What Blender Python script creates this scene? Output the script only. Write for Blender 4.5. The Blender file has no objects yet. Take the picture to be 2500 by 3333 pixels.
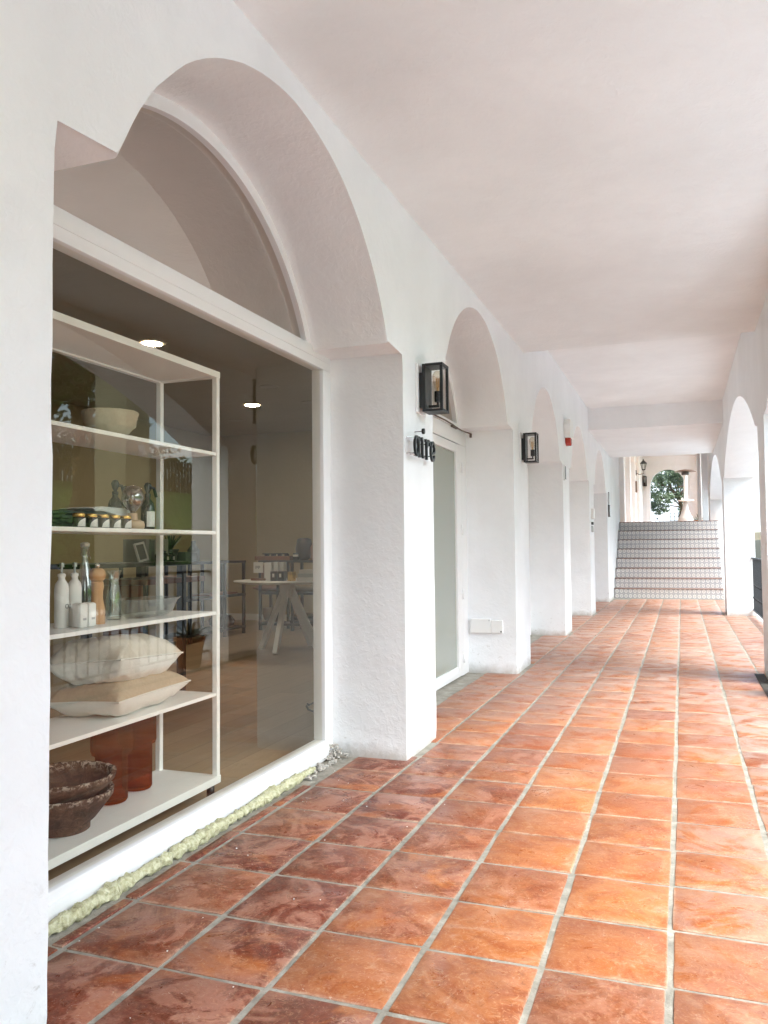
import bpy, bmesh, math, random
from mathutils import Vector, Matrix, noise
R = math.radians
PI = math.pi
sc = bpy.context.scene
COL = sc.collection
rnd = random.Random(7)

# ------------------------------------------------------------------ helpers
ORG = {}

def tag(o, label=None, cat=None, group=None, kind=None):
    if label: o['label'] = label
    if cat: o['category'] = cat
    if group: o['group'] = group
    if kind: o['kind'] = kind
    return o

def thing(name, loc, label=None, cat=None, group=None, parent=None):
    o = bpy.data.objects.new(name, None)
    COL.objects.link(o)
    o.empty_display_size = 0.1
    p = Vector(loc)
    if parent:
        o.parent = parent
        o.location = p - ORG[parent.name]
    else:
        o.location = p
    ORG[o.name] = p
    return tag(o, label, cat, group)

class MB:
    """collects world-space geometry; build() links it as one mesh object"""
    def __init__(s):
        s.bm = bmesh.new()
        s.mi = 0
    def _fin(s, faces):
        for f in faces:
            f.material_index = s.mi
    def face(s, pts):
        f = s.bm.faces.new([s.bm.verts.new(p) for p in pts])
        f.material_index = s.mi
        return f
    def box(s, x0, x1, y0, y1, z0, z1, bev=0, M=None):
        vs = [s.bm.verts.new((x, y, z)) for x in (x0, x1) for y in (y0, y1) for z in (z0, z1)]
        idx = [(0, 1, 3, 2), (4, 6, 7, 5), (0, 4, 5, 1), (2, 3, 7, 6), (0, 2, 6, 4), (1, 5, 7, 3)]
        fs = [s.bm.faces.new([vs[i] for i in q]) for q in idx]
        s._fin(fs)
        if bev:
            es = list({e for f in fs for e in f.edges})
            r = bmesh.ops.bevel(s.bm, geom=es, offset=bev, segments=2, affect='EDGES', profile=0.5)
            s._fin(r['faces'])
            vs = list({v for f in r['faces'] for v in f.verts} | {v for v in vs if v.is_valid})
        if M is not None:
            bmesh.ops.transform(s.bm, matrix=M, verts=vs)
        return s
    def lathe(s, prof, c, seg=24, axis='z', cap=True, wob=None):
        """prof: list of (r, h); axis through c"""
        rings = []
        for (r, h) in prof:
            ring = []
            for k in range(seg):
                a = 2 * PI * k / seg
                rr = r if wob is None else wob(r, h, a)
                u, v = rr * math.cos(a), rr * math.sin(a)
                p = {'z': (u, v, h), 'x': (h, u, v), 'y': (v, h, u)}[axis]
                ring.append(s.bm.verts.new((c[0] + p[0], c[1] + p[1], c[2] + p[2])))
            rings.append(ring)
        for a, b in zip(rings, rings[1:]):
            for k in range(seg):
                f = s.bm.faces.new((a[k], a[(k + 1) % seg], b[(k + 1) % seg], b[k]))
                f.material_index = s.mi
                f.smooth = True
        if cap:
            for ring, rev in ((rings[0], True), (rings[-1], False)):
                if prof[0 if rev else -1][0] > 1e-5:
                    f = s.bm.faces.new(ring[::-1] if rev else ring)
                    f.material_index = s.mi
        return s
    def cyl(s, c, r, h, seg=20, axis='z'):
        return s.lathe([(r, 0), (r, h)], c, seg, axis)
    def tube(s, pts, r, seg=8, cap=True):
        pts = [Vector(p) for p in pts]
        rs = r if isinstance(r, (list, tuple)) else [r] * len(pts)
        rings = []
        up = Vector((0, 0, 1))
        for i, p in enumerate(pts):
            t = (pts[min(i + 1, len(pts) - 1)] - pts[max(i - 1, 0)]).normalized()
            n = t.cross(up)
            if n.length < 1e-3: n = t.cross(Vector((1, 0, 0)))
            n.normalize()
            b = t.cross(n).normalized()
            rings.append([s.bm.verts.new(p + n * rs[i] * math.cos(2 * PI * k / seg) + b * rs[i] * math.sin(2 * PI * k / seg)) for k in range(seg)])
        for a, b in zip(rings, rings[1:]):
            for k in range(seg):
                f = s.bm.faces.new((a[k], a[(k + 1) % seg], b[(k + 1) % seg], b[k]))
                f.material_index = s.mi
                f.smooth = True
        if cap:
            for ring in (rings[0][::-1], rings[-1]):
                s.bm.faces.new(ring).material_index = s.mi
        return s
    def bar(s, a, b, w, d=None):
        """square bar between two points"""
        a, b = Vector(a), Vector(b)
        d = d or w
        t = (b - a).normalized()
        up = Vector((0, 0, 1)) if abs(t.z) < .9 else Vector((0, 1, 0))
        n = t.cross(up).normalized()
        m = n.cross(t).normalized()
        q = [(-1, -1), (1, -1), (1, 1), (-1, 1)]
        A = [s.bm.verts.new(a + n * i * w / 2 + m * j * d / 2) for i, j in q]
        B = [s.bm.verts.new(b + n * i * w / 2 + m * j * d / 2) for i, j in q]
        fs = [s.bm.faces.new((A[k], A[(k + 1) % 4], B[(k + 1) % 4], B[k])) for k in range(4)]
        fs += [s.bm.faces.new(A[::-1]), s.bm.faces.new(B)]
        s._fin(fs)
        return s
    def prism(s, poly, x0, x1, bev=0):
        """poly in (y, z), extruded along x"""
        n = len(poly)
        A = [s.bm.verts.new((x0, y, z)) for y, z in poly]
        B = [s.bm.verts.new((x1, y, z)) for y, z in poly]
        fa, fb = s.bm.faces.new(A[::-1]), s.bm.faces.new(B)
        side = [s.bm.faces.new((A[k], A[(k + 1) % n], B[(k + 1) % n], B[k])) for k in range(n)]
        s._fin([fa, fb] + side)
        if bev:
            es = list(set(fa.edges) | set(fb.edges))
            r = bmesh.ops.bevel(s.bm, geom=es, offset=bev, segments=2, affect='EDGES', profile=0.5)
            s._fin(r['faces'])
        return s
    def build(s, name, mats, parent=None, at=None, smooth=None, tri=True):
        bm = s.bm
        if tri:
            big = [f for f in bm.faces if len(f.verts) > 4]
            if big: bmesh.ops.triangulate(bm, faces=big)
        bmesh.ops.recalc_face_normals(bm, faces=bm.faces[:])
        if at is None:
            if parent is not None: at = ORG[parent.name]
            else:
                lo = Vector((min(v.co.x for v in bm.verts), min(v.co.y for v in bm.verts), min(v.co.z for v in bm.verts)))
                hi = Vector((max(v.co.x for v in bm.verts), max(v.co.y for v in bm.verts), max(v.co.z for v in bm.verts)))
                at = Vector(((lo.x + hi.x) / 2, (lo.y + hi.y) / 2, lo.z))
        at = Vector(at)
        bmesh.ops.translate(bm, vec=-at, verts=bm.verts[:])
        me = bpy.data.meshes.new(name)
        bm.to_mesh(me)
        bm.free()
        for m in (mats if isinstance(mats, (list, tuple)) else [mats]):
            me.materials.append(m)
        if smooth is not None:
            for p in me.polygons: p.use_smooth = True
            me.set_sharp_from_angle(angle=R(smooth))
        o = bpy.data.objects.new(name, me)
        COL.objects.link(o)
        if parent is not None:
            o.parent = parent
            o.location = at - ORG[parent.name]
        else:
            o.location = at
        ORG[o.name] = at
        return o

def copy_tree(o, delta, parent=None, label=None):
    c = o.copy()
    COL.objects.link(c)
    if parent is not None: c.parent = parent
    else: c.location = o.location + Vector(delta)
    ORG[c.name] = ORG[o.name] + Vector(delta)
    if label: c['label'] = label
    for ch in o.children:
        if ch is not c: copy_tree(ch, delta, c)
    return c

# ------------------------------------------------------------------ materials
def new_mat(name):
    m = bpy.data.materials.new(name)
    m.use_nodes = True
    nt = m.node_tree
    return m, nt, nt.nodes, nt.links, nt.nodes['Principled BSDF']

def N(nt, typ, **kw):
    n = nt.nodes.new(typ)
    for k, v in kw.items():
        if k in n.inputs: n.inputs[k].default_value = v
        else: setattr(n, k, v)
    return n

def noise_n(nt, scale, detail=4, rough=.55, dist=0, vec=None):
    n = N(nt, 'ShaderNodeTexNoise')
    n.inputs['Scale'].default_value = scale
    n.inputs['Detail'].default_value = detail
    n.inputs['Roughness'].default_value = rough
    n.inputs['Distortion'].default_value = dist
    if vec is not None: nt.links.new(vec, n.inputs['Vector'])
    return n.outputs['Fac']

def ramp(nt, fac, stops):
    r = N(nt, 'ShaderNodeValToRGB')
    el = r.color_ramp.elements
    while len(el) < len(stops): el.new(.5)
    for e, (p, c) in zip(el, stops):
        e.position = p
        e.color = (c, c, c, 1) if isinstance(c, (int, float)) else (*c, 1)
    nt.links.new(fac, r.inputs['Fac'])
    return r.outputs['Color']

def mix(nt, fac, a, b, mode='MIX'):
    m = N(nt, 'ShaderNodeMix', data_type='RGBA', blend_type=mode)
    for sock, v in ((m.inputs[0], fac), (m.inputs[6], a), (m.inputs[7], b)):
        if hasattr(v, 'is_linked'): nt.links.new(v, sock)
        elif isinstance(v, (int, float)): sock.default_value = v if sock.type == 'VALUE' else (v, v, v, 1)
        else: sock.default_value = (*v, 1)
    return m.outputs[2]

def math_n(nt, op, a, b=0.0, clamp=False):
    m = N(nt, 'ShaderNodeMath', operation=op)
    m.use_clamp = clamp
    for sock, v in zip(m.inputs, (a, b)):
        if hasattr(v, 'is_linked'): nt.links.new(v, sock)
        else: sock.default_value = v
    return m.outputs[0]

def bump(nt, height, strength=.3, dist=.01, normal=None):
    b = N(nt, 'ShaderNodeBump')
    b.inputs['Strength'].default_value = strength
    b.inputs['Distance'].default_value = dist
    nt.links.new(height, b.inputs['Height'])
    if normal is not None: nt.links.new(normal, b.inputs['Normal'])
    return b.outputs['Normal']

def pos(nt):
    return N(nt, 'ShaderNodeNewGeometry').outputs['Position']

def simple(name, col, rough=.5, metal=0, spec=.5, var=.12, vscale=9, bmp=0, bscale=60):
    m, nt, nd, ln, b = new_mat(name)
    tc = N(nt, 'ShaderNodeTexCoord').outputs['Object']
    f = noise_n(nt, vscale, 4, .6, 0, tc)
    c = mix(nt, f, [x * (1 - var) for x in col], [min(1, x * (1 + var)) for x in col])
    ln.new(c, b.inputs['Base Color'])
    rr = math_n(nt, 'MULTIPLY_ADD', f, .16)
    rr.node.inputs[2].default_value = max(0.02, rough - .08)
    ln.new(rr, b.inputs['Roughness'])
    b.inputs['Metallic'].default_value = metal
    b.inputs['Specular IOR Level'].default_value = spec
    if bmp:
        ln.new(bump(nt, noise_n(nt, bscale, 5, .6, 0, tc), bmp, .004), b.inputs['Normal'])
    return m

def glass(name, tint, rough=0.0, f0=.045, boost=1.0, gcol=(1, 1, 1)):
    m, nt, nd, ln, b = new_mat(name)
    nd.remove(b)
    out = nd['Material Output']
    geo = N(nt, 'ShaderNodeNewGeometry')
    dot = N(nt, 'ShaderNodeVectorMath', operation='DOT_PRODUCT')
    ln.new(geo.outputs['Normal'], dot.inputs[0])
    ln.new(geo.outputs['Incoming'], dot.inputs[1])
    c = math_n(nt, 'ABSOLUTE', dot.outputs['Value'])
    inv = math_n(nt, 'SUBTRACT', 1.0, c, True)
    p5 = math_n(nt, 'POWER', inv, 5.0)
    f = math_n(nt, 'MULTIPLY_ADD', p5, 1 - f0)
    f.node.inputs[2].default_value = f0
    f = math_n(nt, 'MULTIPLY', f, boost, True)
    tr = N(nt, 'ShaderNodeBsdfTransparent')
    tr.inputs['Color'].default_value = (*tint, 1)
    gl = N(nt, 'ShaderNodeBsdfGlossy')
    gl.inputs['Roughness'].default_value = rough
    gl.inputs['Color'].default_value = (*gcol, 1)
    mx = N(nt, 'ShaderNodeMixShader')
    ln.new(f, mx.inputs['Fac'])
    ln.new(tr.outputs[0], mx.inputs[1])
    ln.new(gl.outputs[0], mx.inputs[2])
    ln.new(mx.outputs[0], out.inputs['Surface'])
    return m

def emit(name, col, s):
    m, nt, nd, ln, b = new_mat(name)
    b.inputs['Base Color'].default_value = (*col, 1)
    b.inputs['Emission Color'].default_value = (*col, 1)
    b.inputs['Emission Strength'].default_value = s
    return m

def plaster(name, col, coarse=.35, dirt=.5):
    m, nt, nd, ln, b = new_mat(name)
    p = pos(nt)
    big = noise_n(nt, 1.3, 4, .6, .3, p)
    mid = noise_n(nt, 9, 5, .6, .2, p)
    c = mix(nt, ramp(nt, big, [(.3, 0), (.7, 1)]), [x * .945 for x in col], [min(.9, x * 1.03) for x in col])
    c = mix(nt, ramp(nt, mid, [(.25, .35), (.5, 0)]), c, [x * .93 for x in col])
    # scuffs and flaking with a shape of their own, low on the walls
    sep = N(nt, 'ShaderNodeSeparateXYZ')
    ln.new(p, sep.inputs[0])
    low = ramp(nt, sep.outputs['Z'], [(.0, 1), (.45, 0)])
    sp = ramp(nt, noise_n(nt, 26, 6, .7, .6, p), [(.60, 0), (.68, 1)])
    fac = math_n(nt, 'MULTIPLY', math_n(nt, 'MULTIPLY', low, sp), dirt)
    c = mix(nt, fac, c, (.36, .33, .29))
    sp2 = ramp(nt, noise_n(nt, 14, 8, .75, 1.0, p), [(.73, 0), (.76, 1)])
    c = mix(nt, math_n(nt, 'MULTIPLY', sp2, .35 * dirt), c, (.42, .38, .33))
    if dirt > .3:
        z2 = math_n(nt, 'ADD', sep.outputs['Z'], math_n(nt, 'MULTIPLY', math_n(nt, 'SUBTRACT', noise_n(nt, 11, 5, .7, .4, p), .5), .14))
        c = mix(nt, ramp(nt, z2, [(.0, .75), (.03, .45), (.085, 0)]), c, (.44, .40, .35))
    ln.new(c, b.inputs['Base Color'])
    b.inputs['Roughness'].default_value = .82
    b.inputs['Specular IOR Level'].default_value = .3
    h1 = noise_n(nt, 34, 3, .55, .7, p)
    h1 = ramp(nt, h1, [(.42, 0), (.72, 1)])
    h2 = noise_n(nt, 170, 3, .6, 0, p)
    h3 = noise_n(nt, 4.5, 3, .5, 0, p)
    n = bump(nt, h3, .5, .02)
    n = bump(nt, h1, coarse, .006, n)
    n = bump(nt, h2, coarse * .5, .0025, n)
    ln.new(n, b.inputs['Normal'])
    return m

M = {}
def amber():
    m, nt, nd, ln, b = new_mat('amber_glass')
    b.inputs['Base Color'].default_value = (.36, .12, .02, 1)
    b.inputs['Roughness'].default_value = .1
    tr = N(nt, 'ShaderNodeBsdfTransparent')
    tr.inputs['Color'].default_value = (.76, .35, .09, 1)
    mx = N(nt, 'ShaderNodeMixShader')
    mx.inputs['Fac'].default_value = .13
    ln.new(tr.outputs[0], mx.inputs[1])
    ln.new(b.outputs[0], mx.inputs[2])
    ln.new(mx.outputs[0], nd['Material Output'].inputs['Surface'])
    return m
M['plaster'] = plaster('white_plaster', (.835, .85, .86), .20, .6)
M['plaster_in'] = plaster('shop_paint', (.46, .385, .23), .12, .0)
M['plaster_soffit'] = plaster('ceiling_plaster', (.835, .85, .855), .22, .12)
M['ceil_shaded'] = plaster('shaded_ceiling_plaster', (.79, .815, .82), .22, .12)  # darker copy of the ceiling plaster: first bay's shade put into the colour
M['shop_ceil'] = plaster('shop_ceiling_paint', (.40, .345, .26), .06, 0)

def terracotta():
    m, nt, nd, ln, b = new_mat('terracotta_tiles')
    p = pos(nt)
    at = N(nt, 'ShaderNodeAttribute', attribute_name='tile')
    sep = N(nt, 'ShaderNodeSeparateColor')
    ln.new(at.outputs['Color'], sep.inputs[0])
    rn, dk, hz = sep.outputs[0], sep.outputs[1], sep.outputs[2]
    uv = N(nt, 'ShaderNodeUVMap', uv_map='UVMap').outputs['UV']
    # offset noise per tile so every tile has its own cloud pattern
    cmb = N(nt, 'ShaderNodeCombineXYZ')
    ln.new(math_n(nt, 'MULTIPLY', rn, 37.0), cmb.inputs['Z'])
    ln.new(math_n(nt, 'MULTIPLY', rn, 11.0), cmb.inputs['X'])
    va = N(nt, 'ShaderNodeVectorMath', operation='ADD')
    ln.new(p, va.inputs[0])
    ln.new(cmb.outputs[0], va.inputs[1])
    pv = va.outputs[0]
    n1 = noise_n(nt, 4.2, 8, .66, 1.8, pv)
    n2 = noise_n(nt, 13, 9, .74, 2.6, pv)
    n3 = noise_n(nt, 70, 5, .75, .8, pv)
    n4 = noise_n(nt, 2.6, 6, .6, 1.2, pv)
    # fired colour of each tile: rust, orange, salmon, near ones lifted against dim light
    body = ramp(nt, rn, [(.0, (.25, .062, .020)), (.25, (.31, .090, .028)), (.5, (.33, .110, .040)), (.75, (.39, .124, .036)), (1.0, (.43, .150, .048))])
    c = mix(nt, ramp(nt, n1, [(.42, .6), (.53, 0)]), body, (.27, .062, .019))
    c = mix(nt, math_n(nt, 'MULTIPLY', ramp(nt, n1, [(.56, 0), (.66, 1)]), .75), c, (.44, .215, .125))
    c = mix(nt, math_n(nt, 'MULTIPLY', ramp(nt, n2, [(.34, 1), (.44, 0)]), .55), c, (.20, .046, .011))
    c = mix(nt, math_n(nt, 'MULTIPLY', ramp(nt, n2, [(.58, 0), (.66, 1)]), .45), c, (.48, .27, .14))
    c = mix(nt, math_n(nt, 'MULTIPLY', ramp(nt, n3, [(.56, 0), (.72, 1)]), .28), c, (.48, .28, .16))
    c = mix(nt, math_n(nt, 'MULTIPLY', ramp(nt, n3, [(.28, 1), (.40, 0)]), .4), c, (.19, .05, .014))
    # oxblood sealed tiles beside the shop window, worn pale in patches
    wornp = ramp(nt, noise_n(nt, 3.6, 8, .68, 2.0, pv), [(.49, 0), (.57, 1)])
    ox = mix(nt, ramp(nt, n2, [(.4, 0), (.6, 1)]), (.075, .0105, .0065), (.175, .034, .017))
    ox = mix(nt, math_n(nt, 'MULTIPLY', wornp, .8), ox, (.37, .17, .12))
    c = mix(nt, math_n(nt, 'MULTIPLY', dk, ramp(nt, n4, [(.36, .15), (.46, 1)])), c, ox)
    # lime haze and painted sheen: own patches on each tile and towards the joints
    s2 = N(nt, 'ShaderNodeSeparateXYZ')
    ln.new(uv, s2.inputs[0])
    def edge(o):
        return math_n(nt, 'ABSOLUTE', math_n(nt, 'SUBTRACT', o, .5))
    e = math_n(nt, 'MAXIMUM', edge(s2.outputs['X']), edge(s2.outputs['Y']))
    ew = math_n(nt, 'ADD', e, math_n(nt, 'MULTIPLY', math_n(nt, 'SUBTRACT', n1, .5), .45))
    em = ramp(nt, ew, [(.40, 0), (.54, 1)])
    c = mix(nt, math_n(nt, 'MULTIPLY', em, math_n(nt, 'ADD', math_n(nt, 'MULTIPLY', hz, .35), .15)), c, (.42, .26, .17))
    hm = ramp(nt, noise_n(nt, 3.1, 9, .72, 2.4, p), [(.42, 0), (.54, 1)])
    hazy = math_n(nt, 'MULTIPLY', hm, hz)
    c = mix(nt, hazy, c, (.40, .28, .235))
    thin = ramp(nt, math_n(nt, 'ADD', e, math_n(nt, 'MULTIPLY', math_n(nt, 'SUBTRACT', n2, .5), .10)), [(.462, 0), (.488, 1)])
    c = mix(nt, math_n(nt, 'MULTIPLY', thin, ramp(nt, n4, [(.40, .15), (.55, .75)])), c, (.50, .37, .28))
    n5 = noise_n(nt, 28, 8, .8, 3.0, pv)
    c = mix(nt, math_n(nt, 'MULTIPLY', ramp(nt, n5, [(.54, 0), (.60, 1)]), math_n(nt, 'ADD', math_n(nt, 'MULTIPLY', rn, .3), .2)), c, (.52, .32, .19))
    c = mix(nt, ramp(nt, n5, [(.36, .45), (.43, 0)]), c, (.14, .036, .012))
    # scratches
    sc_ = ramp(nt, noise_n(nt, 2.1, 2, .5, 6.0, pv), [(.4985, 0), (.5, 1), (.5015, 0)])
    c = mix(nt, math_n(nt, 'MULTIPLY', sc_, ramp(nt, n3, [(.5, 0), (.6, .7)])), c, (.60, .5, .42))
    ln.new(c, b.inputs['Base Color'])
    r1 = ramp(nt, noise_n(nt, 6, 8, .72, 1.6, p), [(.35, .22), (.65, .50)])
    r1 = mix(nt, hazy, r1, .46)
    r1 = mix(nt, em, r1, .55)
    ln.new(r1, b.inputs['Roughness'])
    b.inputs['Specular IOR Level'].default_value = .20
    nn = bump(nt, n4, .35, .008)
    nn = bump(nt, n1, .25, .005, nn)
    nn = bump(nt, n2, .25, .003, nn)
    nn = bump(nt, n3, .15, .0015, nn)
    ln.new(nn, b.inputs['Normal'])
    return m
M['tile'] = terracotta()

def grout():
    m, nt, nd, ln, b = new_mat('cement_grout')
    p = pos(nt)
    a, c2 = noise_n(nt, 12, 6, .65, .5, p), noise_n(nt, 120, 4, .7, 0, p)
    c = ramp(nt, a, [(.3, (.19, .175, .145)), (.55, (.315, .29, .245)), (.75, (.43, .405, .355))])
    c = mix(nt, math_n(nt, 'MULTIPLY', ramp(nt, c2, [(.3, 1), (.45, 0)]), .5), c, (.14, .12, .10))
    ln.new(c, b.inputs['Base Color'])
    b.inputs['Roughness'].default_value = .85
    n = bump(nt, a, .6, .01)
    ln.new(bump(nt, c2, .5, .004, n), b.inputs['Normal'])
    return m
M['grout'] = grout()

def planks():
    m, nt, nd, ln, b = new_mat('oak_planks')
    p = pos(nt)
    mp = N(nt, 'ShaderNodeMapping')
    mp.inputs['Rotation'].default_value = (0, 0, R(90))
    ln.new(p, mp.inputs['Vector'])
    br = N(nt, 'ShaderNodeTexBrick')
    br.inputs['Scale'].default_value = 1
    br.inputs['Brick Width'].default_value = 1.3
    br.inputs['Row Height'].default_value = .19
    br.inputs['Mortar Size'].default_value = .0015
    br.inputs['Color1'].default_value = (.42, .31, .19, 1)
    br.inputs['Color2'].default_value = (.34, .25, .15, 1)
    br.inputs['Mortar'].default_value = (.12, .085, .055, 1)
    ln.new(mp.outputs[0], br.inputs['Vector'])
    mp2 = N(nt, 'ShaderNodeMapping')
    mp2.inputs['Scale'].default_value = (1.2, .1, 1)
    ln.new(p, mp2.inputs['Vector'])
    g = noise_n(nt, 22, 6, .7, .6, mp2.outputs[0])
    c = mix(nt, g, br.outputs['Color'], mix(nt, .55, br.outputs['Color'], (.14, .09, .05)))
    ln.new(c, b.inputs['Base Color'])
    b.inputs['Roughness'].default_value = .45
    ln.new(bump(nt, g, .15, .003), b.inputs['Normal'])
    return m
M['planks'] = planks()

def riser_tiles():
    m, nt, nd, ln, b = new_mat('blue_patterned_tiles')
    p = pos(nt)
    s = N(nt, 'ShaderNodeSeparateXYZ')
    ln.new(p, s.inputs[0])
    def cell(o, size, off):
        f = math_n(nt, 'FRACT', math_n(nt, 'DIVIDE', math_n(nt, 'ADD', o, off), size))
        return math_n(nt, 'SUBTRACT', f, .5)
    u, v = cell(s.outputs['X'], .0925, 5), cell(s.outputs['Z'], .1068, 5.0196)
    d = math_n(nt, 'SQRT', math_n(nt, 'ADD', math_n(nt, 'MULTIPLY', u, u), math_n(nt, 'MULTIPLY', v, v)))
    au, av = math_n(nt, 'ABSOLUTE', u), math_n(nt, 'ABSOLUTE', v)
    blue, white, tan = (.10, .10, .135), (.76, .72, .68), (.38, .30, .25)
    c = ramp(nt, d, [(0.0, white), (.07, tan), (.13, white), (.2, blue), (.255, white), (.38, white), (.40, blue), (.455, blue), (.48, (.62, .6, .58)), (.60, blue), (.66, white)])
    lines = ramp(nt, math_n(nt, 'MAXIMUM', au, av), [(.47, 0), (.485, 1)])
    c = mix(nt, math_n(nt, 'MULTIPLY', lines, .3), c, (.40, .38, .38))
    c = mix(nt, math_n(nt, 'MULTIPLY', noise_n(nt, 3, 4, .6, 0, p), .25), c, (.62, .58, .55))
    ln.new(c, b.inputs['Base Color'])
    b.inputs['Roughness'].default_value = .3
    return m
M['riser'] = riser_tiles()

def foliage(name, a, b_, c_):
    m, nt, nd, ln, b = new_mat(name)
    p = pos(nt)
    oi = noise_n(nt, 1.7, 3, .6, 0, p)
    of = noise_n(nt, 23, 2, .6, 0, p)
    c = ramp(nt, oi, [(.3, a), (.5, b_), (.7, c_)])
    c = mix(nt, math_n(nt, 'MULTIPLY', of, .5), c, c_)
    ln.new(c, b.inputs['Base Color'])
    b.inputs['Roughness'].default_value = .45
    out = nd['Material Output']
    tl = N(nt, 'ShaderNodeBsdfTranslucent')
    ln.new(c, tl.inputs['Color'])
    mx = N(nt, 'ShaderNodeMixShader')
    mx.inputs['Fac'].default_value = .3
    ln.new(b.outputs[0], mx.inputs[1])
    ln.new(tl.outputs[0], mx.inputs[2])
    ln.new(mx.outputs[0], out.inputs['Surface'])
    return m
M['leaf'] = foliage('green_leaves', (.025, .055, .018), (.06, .11, .03), (.11, .17, .05))
M['leaf_pale'] = foliage('pale_green_leaves', (.03, .055, .03), (.08, .12, .06), (.26, .31, .20))
M['hedge'] = foliage('hedge_leaves', (.03, .05, .015), (.07, .10, .03), (.12, .15, .05))
M['agave'] = simple('agave_leaf', (.05, .08, .055), .5, var=.4, vscale=5)
M['bark'] = simple('tree_bark', (.13, .085, .055), .9, var=.4, vscale=8, bmp=.8, bscale=20)

M['white_metal'] = simple('white_lacquered_metal', (.88, .89, .88), .35, var=.03)
M['white_frame'] = simple('white_aluminium', (.82, .82, .82), .4, var=.03)
M['white_matt'] = simple('white_plastic', (.78, .78, .76), .4, var=.04)
M['black_metal'] = simple('black_powder_coat', (.007, .009, .011), .45, var=.25, vscale=30)
M['iron'] = simple('wrought_iron', (.03, .032, .035), .55, var=.4, vscale=25, bmp=.2)
M['grey_metal'] = simple('grey_steel', (.45, .45, .46), .35, metal=.9)
M['chrome'] = simple('chrome', (.8, .8, .8), .12, metal=1, var=.02)
M['stone'] = simple('carved_stone', (.44, .38, .28), .85, var=.25, vscale=14, bmp=.9, bscale=22)
M['wood'] = simple('turned_wood', (.50, .27, .115), .42, var=.25, vscale=18)
M['wood_pale'] = simple('pale_ash_wood', (.58, .43, .29), .5, var=.15, vscale=18)
M['wood_dark'] = simple('reddish_dark_wood', (.22, .085, .035), .5, var=.35, vscale=10)
M['dark'] = simple('black_board', (.014, .013, .012), .5, var=.3)
M['dark_cloth'] = simple('charcoal_cloth', (.02, .021, .024), .9, var=.3, bmp=.4, bscale=120)
M['towel_white'] = simple('pale_towel', (.62, .65, .63), .95, var=.1, vscale=40, bmp=.7, bscale=180)
M['towel_green'] = simple('dark_green_towel', (.03, .055, .045), .95, var=.3, vscale=40, bmp=.7, bscale=180)
M['linen'] = simple('natural_linen', (.47, .37, .26), .95, var=.16, vscale=70, bmp=.5, bscale=240)
M['linen_pale'] = simple('pale_linen', (.66, .60, .51), .95, var=.10, vscale=70, bmp=.5, bscale=240)
M['linen_white'] = simple('white_linen', (.76, .74, .69), .95, var=.06, vscale=60, bmp=.4, bscale=240)
M['clay'] = simple('pink_clay', (.30, .17, .125), .7, var=.12)
M['pot'] = simple('terracotta_pot', (.46, .20, .075), .7, var=.25, vscale=12, bmp=.3)
M['soil'] = simple('potting_soil', (.035, .025, .018), .95, var=.5, bmp=.8)
M['gold'] = simple('brass_lid', (.75, .50, .16), .25, metal=1, var=.08)
M['jam'] = simple('dark_preserve', (.022, .012, .010), .12, var=.3)
M['label'] = simple('paper_label', (.76, .75, .72), .7, var=.03)
M['ink'] = simple('grey_ink', (.10, .10, .10), .7)
M['black_glass'] = simple('dark_bottle', (.010, .010, .011), .12, var=.3)
M['basket'] = simple('woven_basket', (.20, .16, .105), .9, var=.4, vscale=50, bmp=.9, bscale=70)
M['book'] = simple('book_cover', (.50, .48, .43), .7, var=.15)
M['greenbox'] = simple('grey_card_box', (.30, .31, .28), .7)
M['red'] = simple('red_beacon', (.40, .035, .02), .25)
M['plate_dark'] = simple('smoked_plate', (.08, .075, .07), .25)
M['plate_grey'] = simple('grey_plate', (.42, .42, .42), .4)
M['concrete'] = simple('pale_bounce_concrete', (.55, .555, .56), .9, var=.12, vscale=3, bmp=.3, bscale=40)  # pavement made extra pale to bounce daylight up under the arches
M['ochre'] = plaster('ochre_render', (.40, .37, .24), .2, .3)
M['pale_bounce_road'] = simple('pale_bounce_road', (.50, .51, .515), .9, var=.25, vscale=6, bmp=.5, bscale=90)  # unseen road surface paled to bounce daylight onto ceiling and walls
M['grass'] = simple('lawn', (.15, .27, .05), .9, var=.5, vscale=3, bmp=.8, bscale=60)
M['earth'] = simple('dry_ground', (.20, .17, .12), .95, var=.3, vscale=2, bmp=.5, bscale=20)
M['stonewall'] = simple('pale_stone_wall', (.52, .49, .44), .9, var=.25, vscale=4, bmp=.8, bscale=12)
M['car_white'] = simple('white_car_paint', (.78, .80, .82), .16, var=.02)
M['car_silver'] = simple('silver_car_paint', (.50, .53, .56), .2, metal=.4, var=.04)
M['car_glass'] = simple('dark_car_glass', (.012, .02, .022), .06, var=.1)
M['rubber'] = simple('tyre_rubber', (.02, .02, .02), .85)
M['lens'] = simple('headlight_lens', (.30, .36, .40), .08, metal=.4)
M['tread'] = simple('terracotta_nosing', (.20, .115, .085), .6, var=.25)
M['paving'] = simple('upper_terracotta', (.42, .19, .10), .45, var=.25, vscale=6)
M['mortar'] = simple('grey_mortar', (.45, .42, .38), .95, var=.35, vscale=30, bmp=.8, bscale=60)
M['bulb_wire'] = emit('amber_filament', (.75, .36, .08), .0)
M['pane'] = glass('window_glass', (.95, .93, .87), 0, .042, 1.4, (1, .98, .90))
M['fan_pane'] = glass('tinted_fanlight_glass', (.40, .35, .28), 0, .53, 1.0, (1, .94, .86))
M['lamp_pane'] = glass('lantern_glass', (.95, .95, .94), 0, .04, 1)
M['bulb_glass'] = glass('clear_bulb_glass', (.95, .90, .82), 0, .05, 1.3)
M['clear'] = glass('clear_glassware', (.90, .93, .92), 0, .07, 1.8)
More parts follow.
